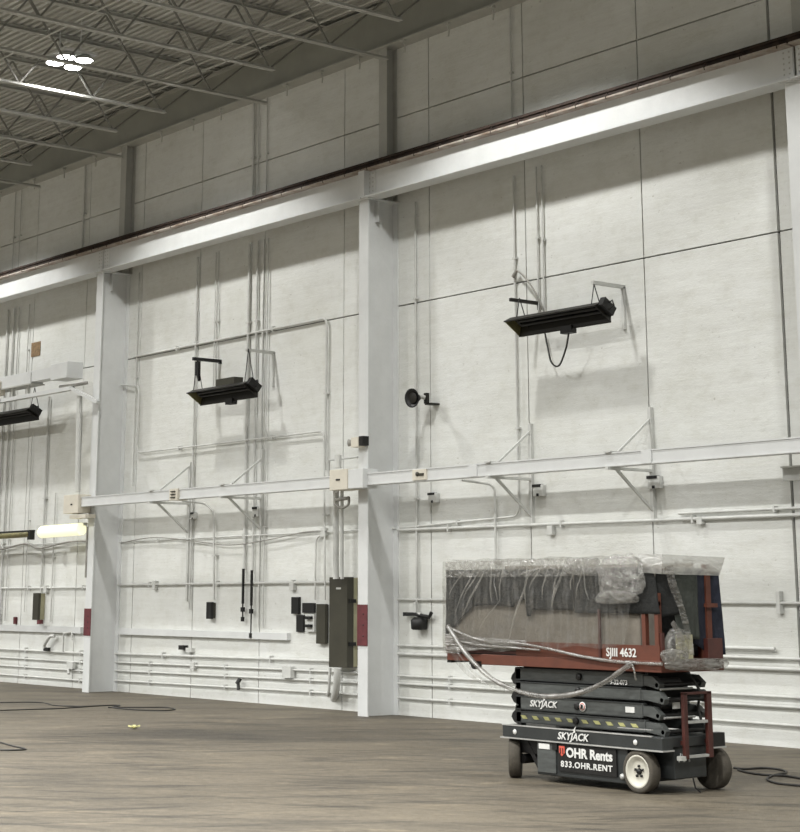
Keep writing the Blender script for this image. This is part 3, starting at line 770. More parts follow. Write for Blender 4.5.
# column light
t = thing('emergency_light', 'small twin-head emergency light on the left side of the middle column', 'wall light', (-23.1, 17.8, 4.2))
MB().box(-22.99, -22.80, 17.70, 17.85, 4.22, 4.38).build('housing', M['cream'], t, bevel=.008)
MB().lathe((-22.99, 17.76, 4.30), (-1, -.6, 0), [(0, .02), (.03, .05), (.09, .06), (.10, .04)], 12).build('lamp_head', M['wirec'], t)
MB().box(-22.80, -22.70, 17.72, 17.85, 4.24, 4.39).build('battery_case', M['black'], t)
# horn speaker
t = thing('horn_speaker', 'round dark horn speaker on the wall right of the middle column', 'speaker', (-22.0, 18.1, 4.9))
hc = Vector(((-21.829,18.180,4.962))); ha = Vector((.12, -.98, -.08))
MB().lathe(hc, ha, [(0, .05), (.06, .07), (.11, .12), (.15, .155), (.16, .155), (.14, .13), (.08, .05)], 20).build('horn_bell', M['black'], t)
MB().lathe(hc + ha.normalized() * .09, ha, [(0, .05), (.04, .09), (.045, .08)], 14).build('horn_core', M['bronze'], t)
MB().tube([hc, (-21.85, 18.25, 4.99), (-21.80, 18.30, 4.97)], .035, 8).build('driver', M['grey'], t)
mb = MB(); mb.box(-21.84, -21.77, 18.30, 18.36, 4.88, 5.05); mb.box(-21.84, -21.68, 18.32, 18.5, 4.86, 4.885)
mb.build('bracket', M['bronze'], t)
# air valve
t = thing('air_valve', 'black valve on the thin pipe low on the wall left of the lift', 'valve', (-22.05, 18.4, 1.45))
MB().tube([(-22.22, 18.42, 1.76), (-22.22, 18.42, 1.58), (-22.05, 18.40, 1.57)], .03, 8).build('inlet', M['pipe'], t)
MB().tube([(-22.4, 18.40, 1.57), (-22.2, 18.40, 1.57), (-21.85, 18.40, 1.53), (-21.8, 18.40, 1.60)], .03, 8).build('body', M['black'], t)
MB().lathe((-22.1, 18.40, 1.33), (0, 0, 1), [(0, .10), (.02, .13), (.15, .14), (.2, .08)], 12).build('bowl', M['black'], t)
MB().tube([(-22.44, 18.4, 1.54), (-22.44, 18.4, 1.60)], .045, 8).build('handle', M['black'], t)
# small valves left bay
t = thing('drain_valve', 'white hooked valve on the low pipes in the left bay', 'valve', (-34.2, 18.4, .7))
MB().tube(spline([(-34.3, 18.42, .72), (-34.45, 18.38, .80), (-34.2, 18.36, 1.0), (-34.05, 18.40, 1.02)], 6), .035, 8).build('spout', M['pipe'], t)
MB().box(-34.45, -34.25, 18.36, 18.42, .71, .78).build('handle', M['black'], t)
mb = MB(); mb.tube([(-33.7, 18.42, .72), (-33.7, 18.42, 1.08), (-33.35, 18.42, 1.12), (-33.35, 18.42, .95)], .02, 8)
solo(mb, 'branch_pipe', M['pipe'], 'small bent branch pipe right of the white hooked valve', 'pipe')
mb = MB(); mb.box(-33.45, -33.2, 18.38, 18.45, .38, .52); mb.tube([(-33.4, 18.4, .38), (-33.35, 18.38, .28)], .03, 8)
solo(mb, 'pipe_cleanout', M['pipe'], 'small white cleanout fitting near the floor left of the left column', 'pipe fitting')
# loose pegs low on the middle bay
t = thing('tap_fitting', 'dark tap stub low on the wall of the middle bay near the floor', 'valve', (-27.15, 18.4, .25))
MB().tube([(-27.15, 18.42, .40), (-27.15, 18.36, .32)], .04, 8).build('body', M['black'], t)
MB().tube([(-27.15, 18.38, .34), (-27.10, 18.36, .22)], .03, 8).build('nozzle', M['black'], t)
mb = MB(); mb.box(-29.20, -29.02, 18.40, 18.5, .86, .94, 0); mb.box(-28.98, -28.78, 18.42, 18.5, .82, .90, 1)
solo(mb, 'hose_bib', [M['black'], M['pipe']], 'black and white stub on the wall under the wireway of the middle bay', 'valve')
mb = MB(); mb.box(-25.8, -25.55, 18.38, 18.47, .47, .66)
solo(mb, 'pipe_union', M['pipe'], 'white pipe union on the low pipes left of the olive panel', 'pipe fitting')
# brown bare patch
mb = MB(); mb.box(-35.84, -35.42, 18.485, 18.5, 7.08, 7.40)
solo(mb, 'wood_plate', M['brown'], 'square brown plate high on the wall in the left bay', 'plate')

# ------------------------------------------------------------------ upper left tray
t = thing('cable_tray', 'white overhead duct high on the left wall ending in a square box', 'electrical duct', (-34, 17.7, 5.8))
TY = 17.55
MB().box(-40, -34.0, TY, TY + .3, 6.26, 6.50).build('main_duct', M['white'], t)
MB().box(-33.02, -32.32, TY - .05, TY + .33, 6.22, 6.56).build('end_box', M['white'], t, bevel=.01)
MB().box(-40, -33.02, TY + .02, TY + .3, 6.50, 6.52).build('duct_lid', M['white'], t)
MB().box(-34.0, -33.02, TY + .02, TY + .28, 6.29, 6.50).build('neck', M['white'], t)
MB().box(-40, -33.95, TY - .02, TY + .32, 6.235, 6.26).build('duct_lip', M['grey'], t)
MB().box(-36.0, -35.35, TY - .1, TY + .1, 6.12, 6.42).build('side_box', M['cream'], t)
t = thing('support_rail', 'white channel rail under the overhead duct bending down at its right end', 'rail', (-34, 17.55, 5.7))
(r0x, r0y, r0z), (r1x, r1y, r1z), (r2x, r2y, r2z) = (-35.465,17.600,5.852),(-31.751,17.600,5.921),(-31.468,17.750,5.664)
RZ = 6.0
MB().bar((-40, 17.6, RZ), (-32.25, 17.6, RZ), .12, .08).build('rail_channel', M['white'], t)
MB().bar((-32.27, 17.6, RZ), (r2x, 17.78, r2z), .10, .06).build('bent_end', M['white'], t)
for x in (-37.3, -34.9, -34.2): MB().box(x - .03, x + .03, 17.58, 17.64, RZ + .04, 6.235).build('hanger', M['grey'], t)
MB().tube(smoothpath([(-32.8, 17.62, RZ + .08), (-32.2, 17.62, RZ + .06), (-31.95, 17.78, RZ + .1)], 5, .2), .035, 8).build('cable_end', M['wirec'], t)
pipe('thick white riser between the overhead duct and the square cream end box', [(-32.109,17.700,5.836),(-32.040,17.700,3.891)], .07)

# ------------------------------------------------------------------ fluorescent tubes
t = thing('fluorescent_light', 'glowing yellowish fluorescent tube beside the left column', 'wall light', (-32.6, 17.7, 3.1))
MB().tube([(-33.62, 17.72, 3.13), (-33.5, 17.72, 3.13), (-31.86, 17.72, 3.15)], [.06, .12, .12], 14).build('lit_tube', M['tube'], t)
MB().box(-33.85, -31.86, 17.76, 17.86, 3.22, 3.28).build('fixture_body', M['pipe'], t)
MB().tube([(-32.9, 17.8, 3.25), (-32.9, 18.5, 3.25)], .015, 6).build('mounting_rod', M['pipe'], t)
t = thing('fluorescent_light', 'unlit dark fluorescent tube at the left edge', 'wall light', (-35.5, 17.7, 3.0))
MB().tube([(-37.6, 17.72, 3.08), (-34.05, 17.72, 3.10)], .06, 12).build('tube', M['brass'], t)
mb = MB(); mb.box(-37.6, -34.0, 17.70, 17.82, 3.16, 3.19); mb.box(-34.08, -33.98, 17.68, 17.8, 2.99, 3.19)
mb.build('fixture_body', M['black'], t)
MB().tube([(-35.6, 17.78, 3.18), (-35.6, 18.5, 3.18)], .015, 6).build('mounting_rod', M['pipe'], t)
mb = MB(); mb.tube([(-31.83, 17.84, 3.2), (-31.83, 17.84, 2.2)], .022, 8)
solo(mb, 'column_conduit', M['wirec'], 'short grey conduit on the left edge of the left column', 'pipe')
mb = MB(); mb.tube([(-36.98, 18.38, 2.35), (-36.98, 18.38, 1.45)], .035, 8); mb.box(-37.1, -36.8, 18.34, 18.42, 1.40, 1.52)
solo(mb, 'hanging_cable', M['black'], 'black cord and plug at the far left edge of the wall', 'cord')

# ------------------------------------------------------------------ the scissor lift
LXC, LYC = -13.35, 13.66
lift = thing('scissor_lift', 'charcoal and red scissor lift wrapped in plastic film', 'scissor lift', (LXC, LYC, 0))
YN, YF = 13.17, 14.05     # near and far sides
# chassis deck
mb = MB(); mb.box(-14.45, -12.35, YN, YF, .42, .54)
mb.box(-12.35, -12.17, YN + .02, YF, .44, .54)
ch = mb.build('chassis_deck', M['charcoal'], lift, bevel=.012)
mb = MB(); mb.box(-14.47, -12.30, YN - .012, YN + .03, .405, .418); mb.box(-14.45, -12.3, YN - .006, YN + .02, .535, .547)
mb.box(-12.75, -12.3, YN - .01, YN + .02, .60, .606)
mb.build('deck_edge_trim', M['scuff'], ch)
# body boxes
bd = MB().box(-13.95, -12.66, YN + .03, YF - .03, .07, .42).build('body_tub', M['charcoal'], lift, bevel=.01)
MB().box(-13.62, -12.80, YN + .012, YN + .03, .13, .385).build('battery_door', M['black'], bd)
MB().box(-13.93, -13.66, YN + .014, YN + .03, .10, .385).build('access_panel', M['charcoal2'], bd)
mb = MB(); mb.box(-13.90, -13.74, YN + .006, YN + .016, .33, .385); mb.build('decal', M['decal'], bd)
mb = MB(); mb.box(-13.70, -13.63, YN + .004, YN + .016, .33, .40); mb.build('latch', M['black'], bd)
MB().lathe((-12.72, YN + .02, .14), (0, -1, 0), [(0, .03), (.02, .028), (.03, .01)], 10).build('tie_down', M['scuff'], bd)
# rear box under the ladder
rb = MB().box(-12.66, -12.20, YN + .20, YF - .22, .14, .44).build('rear_box', M['charcoal'], lift, bevel=.01)
mb = MB(); mb.tube([(-12.195, 13.62, .14), (-12.17, 13.62, .05), (-12.14, 13.66, .012)], .009, 6); mb.build('static_strap', M['black'], rb)
for y in (13.42, 13.50): MB().tube([(-12.19, y, .30), (-12.17, y + .01, .38), (-12.18, y + .05, .36), (-12.18, y + .06, .30)], .008, 6).build('lever', M['scuff'], rb)
# axle
MB().tube([(-14.25, YN + .1, .2), (-14.25, YF - .1, .2)], .05, 10).build('front_axle', M['black'], lift)
mb = MB(); mb.box(-14.35, -13.95, YN + .1, YF - .1, .26, .42); mb.bar((-14.2, YN + .12, .40), (-14.0, YN + .12, .14), .05, .05)
mb.build('axle_mount', M['black'], lift)
# wheels
def wheel(cx, cy, ang, side, label=None):
    """side -1: outer face towards -Y before steering"""
    a = Vector((0, side, 0)); a.rotate(Matrix.Rotation(ang, 3, 'Z'))
    w = .125; R = .203
    tyre = MB().lathe(Vector((cx, cy, R)) - a * w / 2, a, [(0, R * .62), (0, R * .93), (.012, R), (w - .012, R), (w, R * .93), (w, R * .74), (w - .03, R * .70), (.01, R * .6)], 36).build('wheel', M['rubber'], lift)
    c = Vector((cx, cy, R)) + a * (w / 2 - .035)
    h = MB().lathe(c, a, [(0, .02), (0, R * .70), (.032, R * .78), (.038, R * .76), (.030, R * .66), (.006, R * .58), (.004, .07), (.0045, .01)], 32).build('hub', M['hub'], tyre)
    mb = MB()
    u = a.cross(Vector((0, 0, 1))).normalized(); z = Vector((0, 0, 1))
    for k in range(5):
        th = 2 * PI * k / 5 + .3
        mb.lathe(c + (u * math.cos(th) + z * math.sin(th)) * .05, a, [(.002, .015), (.02, .013)], 6)
    mb.lathe(c, a, [(.001, .032), (.022, .028), (.03, .015)], 12)
    mb.build('wheel_nut', M['black'], h)
wheel(-12.51, YN + .065, 0, -1)
wheel(-12.33, YF + .02, 0, 1)
wheel(-14.39, YN + .13, math.radians(-47), -1)
wheel(-14.28, YF - .13, math.radians(-47), 1)
# scissor stack (stowed): four arm tiers, near and far side
tiers = [(.565, .685, -14.33, -12.47), (.70, .84, -14.33, -12.50), (.865, .985, -14.33, -12.52), (1.0, 1.125, -14.33, -12.48)]
for i, (z0, z1, a, b) in enumerate(tiers):
    arm_ = MB().box(a, b, YN + .09, YN + .16, z0, z1).build('scissor_arm', M['charcoal2'], lift, bevel=.01)
    MB().box(a, b, YF - .16, YF - .09, z0, z1).build('scissor_arm', M['charcoal2'], lift, bevel=.01)
    # raised rims
    mb = MB(); mb.box(a + .01, b - .01, YN + .083, YN + .09, z1 - .012, z1); mb.box(a + .01, b - .01, YN + .083, YN + .09, z0, z0 + .010)
    mb.build('arm_rim', M['charcoal'], arm_)
    MB().box(a + .05, b - .05, YN + .17, YN + .22, z0 + .02, z1 + .01).build('inner_arm', M['black'], lift)
    if i == 0:
        for k in range(10):
            xx = -14.25 + k * .172 + (.04 if k > 4 else 0)
            MB().prism([(xx, YN + .082, .642), (xx + .07, YN + .082, .642), (xx + .105, YN + .082, .608), (xx + .035, YN + .082, .608)], (0, .008, 0)).build('hazard_stripe', M['yellow'], arm_)
    mb = MB(); mb.lathe((-13.42 + .02 * i, YN + .09, (z0 + z1) / 2), (0, -1, 0), [(0, .035), (.025, .035), (.03, .02)], 14); mb.build('pivot_pin', M['black'], arm_)
# left end notched lugs
for i, z in enumerate((.60, .80, .99)):
    for y in (YN + .09, YF - .16):
        MB().prism([(-14.28, y, z - .06), (-14.36, y, z - .03), (-14.40, y, z + .02), (-14.38, y, z + .06), (-14.34, y, z + .09), (-14.33, y, z + .14), (-14.25, y, z + .14), (-14.25, y, z - .06)], (0, .07, 0)).build('arm_lug', M['black'], lift)
# right end lugs / rollers / cross tubes
for i, z in enumerate((.62, .77, .92, 1.06)):
    off = .10 if i % 2 else .22
    for y in (YN + .10, YF - .17):
        MB().prism([(-12.55, y, z + .05), (-12.42 + off * .6, y, z + .04), (-12.32 + off * .5, y, z - .03), (-12.34 + off * .5, y, z - .08), (-12.44, y, z - .05), (-12.55, y, z - .05)], (0, .07, 0)).build('arm_lug', M['charcoal2'], lift)
    MB().tube([(-12.36 + off * .5, YN + .1, z - .04), (-12.36 + off * .5, YF - .1, z - .04)], .022, 10).build('cross_tube', M['black'], lift)
MB().tube([(-12.42, YN + .18, 1.03), (-12.42, YF - .35, 1.03)], .05, 12).build('lift_cylinder', M['charcoal2'], lift)
MB().tube([(-12.40, YN + .2, .82), (-12.40, YN + .42, .82)], .055, 12).build('motor', M['black'], lift)
MB().box(-12.30, -12.285, YN + .30, YN + .40, .79, .85).build('decal', M['decal'], lift)
MB().tube([(-12.28, YN + .12, .98), (-12.28, YF - .3, .98)], .012, 8).build('tie_rod', M['scuff'], lift)
MB().tube([(-12.26, YN + .14, .71), (-12.26, YF - .3, .71)], .012, 8).build('tie_rod', M['scuff'], lift)
mb = MB(); mb.tube(spline([(-12.3, YF - .3, 1.1), (-12.22, YF - .26, .95), (-12.28, YF - .22, .8), (-12.22, YF - .25, .66)], 6), .014, 6); mb.build('hydraulic_hose', M['cable'], lift)
# ladder
ld = MB()
ld.box(-12.14, -12.10, 13.42, 13.475, .33, .95); ld.box(-12.14, -12.10, 13.76, 13.83, .33, .95)
ld.box(-12.14, -12.10, 13.42, 13.83, .93, .955)
lad = ld.build('entry_ladder', M['redd'], lift, bevel=.004)
for z in (.34, .66): MB().box(-12.14, -12.10, 13.475, 13.76, z, z + .025).build('rung', M['scuff'], lad)
MB().box(-12.16, -12.10, 13.36, 13.43, .32, .36).build('foot_bracket', M['grey'], lad)
mb = MB(); mb.box(-12.20, -12.14, 13.43, 13.47, .46, .50); mb.box(-12.20, -12.14, 13.78, 13.82, .46, .50); mb.build('ladder_mount', M['redd'], lad)
# end deck apron, hazard-free
MB().box(-12.26, -12.16, YF - .16, YF + .02, .42, .55).build('rear_step', M['black'], lift)
MB().box(-12.35, -12.16, YN - .01, YN + .14, .42, .53).build('corner_step', M['charcoal'], lift)
mb = MB(); mb.box(-12.36, -12.15, YN - .02, YN + .15, .405, .42); mb.box(-12.27, -12.15, YF - .18, YF + .03, .405, .42); mb.build('step_edge', M['scuff'], lift)
# platform
PXL, PXR = -15.34, -12.13
pl = MB().box(-14.75, PXR, YN - .02, YF + .02, 1.145, 1.255).build('platform_frame', M['orange'], lift, bevel=.006)
MB().box(PXL, -14.75, YN, YF, 1.175, 1.25).build('extension_deck', M['orange'], lift, bevel=.006)
MB().box(PXL - .01, -14.1, YN + .02, YN + .06, 1.25, 1.262).build('slide_rail', M['black'], lift)
mb = MB(); mb.tube([(-14.92, YN + .02, 1.14), (-14.92, YN + .10, 1.14)], .05, 12); mb.box(-15.0, -14.8, YN + .03, YN + .1, 1.14, 1.18); mb.build('guide_roller', M['black'], lift)
MB().box(-15.35, -15.28, YN + .01, YF - .01, 1.15, 1.26).build('nose_plate', M['black'], lift)
tb = MB().box(-14.20, PXR - .02, YN - .012, YN + .01, 1.255, 1.40).build('toe_board', M['orange'], lift)
MB().box(PXL, -14.20, YN + .03, YN + .045, 1.255, 1.40).build('toe_board', M['redd'], lift)
MB().box(PXL, PXR, YF - .01, YF + .01, 1.255, 1.40).build('toe_board', M['orange'], lift)
MB().box(PXL, PXL + .015, YN, YF, 1.255, 1.40).build('toe_board', M['orange'], lift)
def rail(name, pts, r=.017, m='orange'):
    return MB().tube(pts, r, 8).build(name, M[m], lift)
for x in (PXL + .06, -14.45, -13.65, -12.95):
    y = YN - .02 if x == -12.95 else YN + .06
    rail('rail_post', [(x, y, 1.26), (x, y, 1.74 if x == -12.95 else 2.11)], m='redd')
for x in (PXL + .03, -14.45, -13.65, -12.95, -12.2):
    rail('rail_post', [(x, YF - .03, 1.26), (x, YF - .03, 2.11)])
for y in (YN + .06, YF - .03):
    rail('top_rail', [(PXL + .05, y, 2.12), (-12.18, y, 2.12)], m='redd')
    rail('mid_rail', [(PXL + .03, y, 1.78), (-12.4, y, 1.78)], .014)
rail('top_rail', [(PXL + .06, YN + .06, 2.12), (PXL + .06, YF - .03, 2.12)], m='redd')
rail('top_rail', [(-12.18, YN + .06, 2.12), (-12.18, YF - .03, 2.12)], m='redd')
# gate posts
MB().box(-12.38, -12.33, YN - .01, YN + .04, 1.38, 1.86).build('gate_post', M['orange'], lift)
MB().box(-12.21, -12.16, YN - .01, YN + .04, 1.26, 1.90).build('gate_post', M['orange'], lift)
MB().box(-12.40, -12.16, YN - .005, YN + .03, 1.78, 1.82).build('gate_rail', M['orange'], lift)
MB().box(-12.19, -12.13, YN, YN + .04, 1.26, 1.52).build('gate_latch', M['redd'], lift)
MB().box(-12.16, -12.11, 13.82, 13.89, 1.26, 2.18).build('rear_post', M['orange'], lift)
MB().box(-12.11, -12.07, 13.78, 13.94, 1.76, 1.80).build('post_clamp', M['orange'], lift)
MB().box(-12.14, -12.08, 13.78, 14.00, 1.26, 1.46).build('rear_toe_board', M['redd'], lift)
MB().box(-12.16, -12.08, 13.40, 13.56, 1.27, 1.50).build('document_box', M['tan'], lift)

# lettering
YT = YN - .004
X1, Z1 = (1, 0, 0), (0, 0, 1)
text_mesh('lettering', 'SKYJACK', .098, (-13.60, YN - .013, .445), X1, Z1, M['decal'], ch, shear=.25, bold=.002, wscale=1.12)
text_mesh('lettering', 'SKYJACK', .090, (-14.10, YN + .077, .74), X1, Z1, M['decal'], lift, shear=.25, bold=.002, wscale=1.12)
text_mesh('lettering', 'OHR Rents', .128, (-13.50, YN + .008, .275), X1, Z1, M['decal'], bd, bold=.0045, wscale=1.08)
text_mesh('lettering', '833.OHR.RENT', .082, (-13.58, YN + .008, .175), X1, Z1, M['decal'], bd, bold=.002, spacing=1.15, wscale=1.2)
text_mesh('lettering', 'SJIII 4632', .115, (-12.87, YN - .016, 1.285), X1, Z1, M['decal'], tb, bold=.002, wscale=.96)
text_mesh('lettering', '9-32-073', .066, (-12.92, YN + .077, 1.008), X1, Z1, M['decal'], lift, bold=.001, wscale=1.0)
def swoosh(x, z, y, s, par):
    MB().prism([(x, y, z), (x + .5 * s, y, z + .35 * s), (x + .45 * s, y, z + .6 * s), (x + 1. * s, y, z + 1.1 * s), (x + .75 * s, y, z + .55 * s), (x + .85 * s, y, z + .30 * s)], (0, .003, 0)).build('emblem', M['decal'], par)
swoosh(-13.40, .50, YN - .016, .075, ch); swoosh(-13.92, .79, YN + .074, .068, lift)
mb = MB(); mb.prism([(-13.60, YN + .006, .375), (-13.52, YN + .006, .375), (-13.52, YN + .006, .31), (-13.56, YN + .006, .275), (-13.60, YN + .006, .31)], (0, .004, 0)); mb.build('emblem', M['redlogo'], bd)
mb = MB(); mb.box(-13.585, -13.575, YN + .002, YN + .006, .30, .355); mb.box(-13.548, -13.538, YN + .002, YN + .006, .30, .355); mb.build('emblem_line', M['black'], bd)
MB().box(-12.72, -12.60, YN + .078, YN + .09, .745, .80).build('decal', M['decal'], lift)
for r, mm, y in ((.048, 'decal', .080), (.036, 'redlogo', .078), (.028, 'decal', .076)):
    MB().lathe((-13.32, YN + y, .77), (0, -1, 0), [(0, r), (.003, r)], 20).build('warning_badge', M[mm], lift)
MB().box(-13.336, -13.31, YN + .068, YN + .074, .748, .792).build('warning_figure', M['black'], lift)
for x in (-14.25, -12.52): MB().lathe((x, YN - .002, .475), (0, -1, 0), [(0, .028), (.006, .026)], 12).build('decal', M['decal'], ch)

# ------------------------------------------------------------------ cloths and film on the lift
def sheet(name, c00, c10, c11, c01, nu, nv, amp, fr, m, label, cat, seed=0, thick=.006, edge=None, vfold=0., top=None, group=None):
    """bilinear sheet (u along, v down) with folds along its normal"""
    c00, c10, c11, c01 = map(Vector, (c00, c10, c11, c01))
    nrm = (c10 - c00).cross(c01 - c00).normalized()
    vs = []; fs = []
    for j in range(nv + 1):
        for i in range(nu + 1):
            u = i / nu; v = j / nv
            vv = v
            if edge and v > 0: vv = v * edge(u)
            p = (c00 * (1 - u) + c10 * u) * (1 - vv) + (c01 * (1 - u) + c11 * u) * vv
            q = Vector((u * (c10 - c00).length * fr + seed * 7.3, v * (c01 - c00).length * fr * (.3 if vfold else 1), seed * 3.1))
            a = noise.noise(q) + .5 * noise.noise(q * 2.3) + .25 * noise.noise(q * 5.1)
            a += vfold * math.sin(u * (c10 - c00).length * fr * 6 + 2 * noise.noise(q)) * v
            p = p + nrm * a * amp * min(1, .25 + v * 2)
            vs.append(p)
    for j in range(nv):
        for i in range(nu):
            o = j * (nu + 1) + i; fs.append((o, o + 1, o + nu + 2, o + nu + 1))
    mb = MB(); mb.add(vs, fs, 0, True)
    o = solo(mb, name, m, label, cat, group)
    if thick:
        s = o.modifiers.new('thickness', 'SOLIDIFY'); s.thickness = thick; s.offset = 0
    return o
def rag(seed, a=.06, f=5):
    return lambda u: 1 - a + a * 2 * noise.noise(Vector((u * f, seed, 0)))
YO = YN - .045
# greige drop cloth hanging inside the near rail
sheet('drop_cloth', (-15.30, YN + .022, 1.95), (-12.42, YN + .022, 1.95), (-12.42, YN + .018, 1.30), (-15.30, YN + .018, 1.30), 60, 14, .008, 3., M['paper'],
      'grey brown drop cloth hanging inside the near rail of the lift', 'cloth', 1)
# dark blankets on the near side
sheet('moving_blanket', (-15.33, YN - .008, 2.15), (-14.78, YN - .008, 2.15), (-14.98, YN - .01, 1.42), (-15.34, YN - .01, 1.42), 16, 20, .012, 4., M['blkt'],
      'dark blanket hanging lowest at the left end of the lift platform', 'blanket', 2, edge=lambda u: 1 - .45 * u)
def e1(u):
    if u < .42: return .80 - .03 * math.sin(u * 9)
    if u < .55: return .66
    if u < .60: return 1.0
    return .86
sheet('moving_blanket', (-14.86, YN - .012, 2.15), (-13.32, YN - .012, 2.15), (-13.32, YN - .015, 1.66), (-14.86, YN - .015, 1.66), 60, 14, .012, 4., M['blkt'],
      'wide dark blanket with a ragged lower edge over the near rail of the lift', 'blanket', 3, edge=e1)
sheet('moving_blanket', (-13.30, YN - .014, 2.15), (-12.2, YN - .014, 2.15), (-12.12, YN - .015, 1.70), (-13.30, YN - .015, 1.70), 40, 14, .010, 4., M['blkt'],
      'dark blanket behind the crumpled clear plastic on the near rail', 'blanket', 4)
# pale folded band of film over the near top rail
sheet('plastic_sheet', (-15.33, YN - .02, 2.24), (-12.95, YN - .02, 2.25), (-12.95, YN - .03, 2.07), (-15.33, YN - .03, 2.07), 90, 8, .008, 7., M['band'],
      'bunched clear plastic wrapped along the near top rail', 'plastic sheet', 5, thick=0)
# top skin
sheet('plastic_sheet', (-15.34, YF, 2.25), (-12.95, YF, 2.26), (-12.95, YN - .02, 2.265), (-15.34, YN - .02, 2.255), 90, 24, .02, 4., M['film'],
      'clear plastic stretched over the top of the lift rails', 'plastic sheet', 6, thick=0)
# main near skin (draped)
sheet('plastic_sheet', (-15.34, YO - .01, 2.245), (-12.35, YO - .01, 2.245), (-12.60, YO, 1.36), (-15.36, YO, 1.26), 150, 30, .014, 6., M['filmv'],
      'large clear plastic sheet draped down the near side of the lift', 'plastic sheet', 7, thick=0, vfold=.0, edge=lambda u: 1. - .03 * u + .02 * math.sin(u * 23))
sheet('plastic_sheet', (-15.345, YF, 2.24), (-15.345, YN - .05, 2.24), (-15.35, YN - .05, 1.30), (-15.35, YF, 1.30), 30, 20, .02, 4., M['filmv'],
      'clear plastic over the far left end of the lift platform', 'plastic sheet', 8, thick=0)
sheet('drop_cloth', (-15.26, YF - .06, 2.2), (-12.42, YF - .06, 2.2), (-12.42, YF - .06, 1.30), (-15.26, YF - .06, 1.30), 40, 14, .012, 3., M['paper'],
      'grey brown cloth hanging on the far rail of the lift', 'cloth', 9)
sheet('plastic_sheet', (-15.31, YO - .005, 1.46), (-14.0, YO - .005, 1.41), (-14.0, YO, 1.36), (-15.31, YO, 1.25), 60, 8, .008, 3., M['haze'],
      'milky film gathered over the left end of the side toe board', 'plastic sheet', 28, thick=0)
# folds: taut diagonal creases of film
def crease(label, pts, r0=.006, r1=.016, m='rope', n=6, flat=False):
    P = spline(pts, 8); k = len(P)
    rr = [r0 + (r1 - r0) * math.sin(PI * i / (k - 1)) * (1 + .4 * noise.noise(Vector((i * .35, r1 * 100, len(label))))) for i in range(k)]
    mb = MB(); mb.tube(P, rr, n)
    return solo(mb, 'plastic_fold', M[m], label, 'plastic fold')
fold_no = 0
def fold(x0, z0, x1, z1, w=.010, what='', off=0.):
    y = YO - .028 - off
    mb = MB()
    P = spline([(x0, y + .01, z0), ((x0 * 2 + x1) / 3 + .012, y - .004, (z0 * 2 + z1) / 3), ((x0 + 2 * x1) / 3 - .01, y, (z0 + 2 * z1) / 3), (x1, y + .016, z1)], 6)
    k = len(P); w *= .95; mb.tube(P, [.002 + w * math.sin(PI * (i + .3) / k) for i in range(k)], 6)
    return mb
FOLDS = [(-15.23, 1.88, -14.86, 2.23, 0.007), (-15.03, 1.61, -14.56, 2.22, 0.010), (-15.12, 1.70, -14.73, 2.23, 0.008), (-15.00, 1.82, -14.73, 2.12, 0.007), (-14.52, 1.78, -14.51, 2.25, 0.008), (-14.39, 1.83, -14.32, 2.23, 0.007), (-14.26, 1.41, -13.88, 2.19, 0.010), (-13.99, 1.78, -13.95, 2.22, 0.009), (-14.09, 2.09, -13.73, 2.16, 0.008), (-13.94, 1.93, -13.73, 2.17, 0.007), (-13.60, 1.75, -13.39, 2.18, 0.014), (-13.56, 1.88, -13.45, 2.21, 0.008), (-13.24, 1.83, -13.11, 2.18, 0.006), (-13.05, 1.83, -13.13, 2.19, 0.008), (-12.88, 1.83, -12.77, 2.15, 0.010), (-14.72, 1.53, -14.38, 1.83, 0.006), (-13.74, 1.83, -13.63, 2.19, 0.006), (-14.47, 2.09, -14.43, 1.83, 0.005), (-13.31, 1.93, -13.24, 2.17, 0.005)]
# the raised creases belong to the draped sheet
main = [o for o in COL.objects if o.get('label') == 'large clear plastic sheet draped down the near side of the lift'][0]
for (a, b, c, d, w) in FOLDS:
    fold(c, d, a, b, w).build('crease', M['crease'], main)

# crumpled clump of clear plastic over the near rail
def blob(name, c, rx, ry, rz, m, label, seed, amp=.25, fr=3., nseg=40, nring=26, boxy=.6, cat='plastic sheet'):
    vs = []; fs = []; c = Vector(c)
    def sg(v): return math.copysign(abs(v) ** boxy, v)
    for j in range(nring + 1):
        ph = PI * j / nring
        for i in range(nseg):
            th = 2 * PI * i / nseg
            d = Vector((sg(math.sin(ph)) * sg(math.cos(th)), sg(math.sin(ph)) * sg(math.sin(th)), sg(math.cos(ph))))
            q = Vector((d.x * rx, d.y * ry, d.z * rz)) * fr * 4 + Vector((seed * 3.7, 0, seed))
            k = 1 + amp * (noise.noise(q) + .6 * abs(noise.noise(q * 2.2)) + .3 * noise.noise(q * 5))
            vs.append(c + Vector((d.x * rx * k, d.y * ry * k, d.z * rz * k)))
    for j in range(nring):
        for i in range(nseg):
            l = (i + 1) % nseg
            fs.append((j * nseg + i, j * nseg + l, (j + 1) * nseg + l, (j + 1) * nseg + i))
    mb = MB(); mb.add(vs, fs, 0, True)
    return solo(mb, name, m, label, cat)
blob('plastic_bundle', (-12.56, YN - .09, 2.055), .28, .07, .20, M['crump'], 'large shiny crumpled clear plastic bundle hanging over the near top rail', 11, .22, 3.)
blob('plastic_bundle', (-12.66, YN - .07, 1.86), .26, .05, .06, M['crump'], 'lower rolled edge of the crumpled plastic bundle above the gate posts', 12, .25, 3.)
blob('plastic_bundle', (-13.15, YN - .06, 2.17), .24, .05, .08, M['crump'], 'small crumpled plastic bundle left of the large one on the near top rail', 13, .25, 3.)
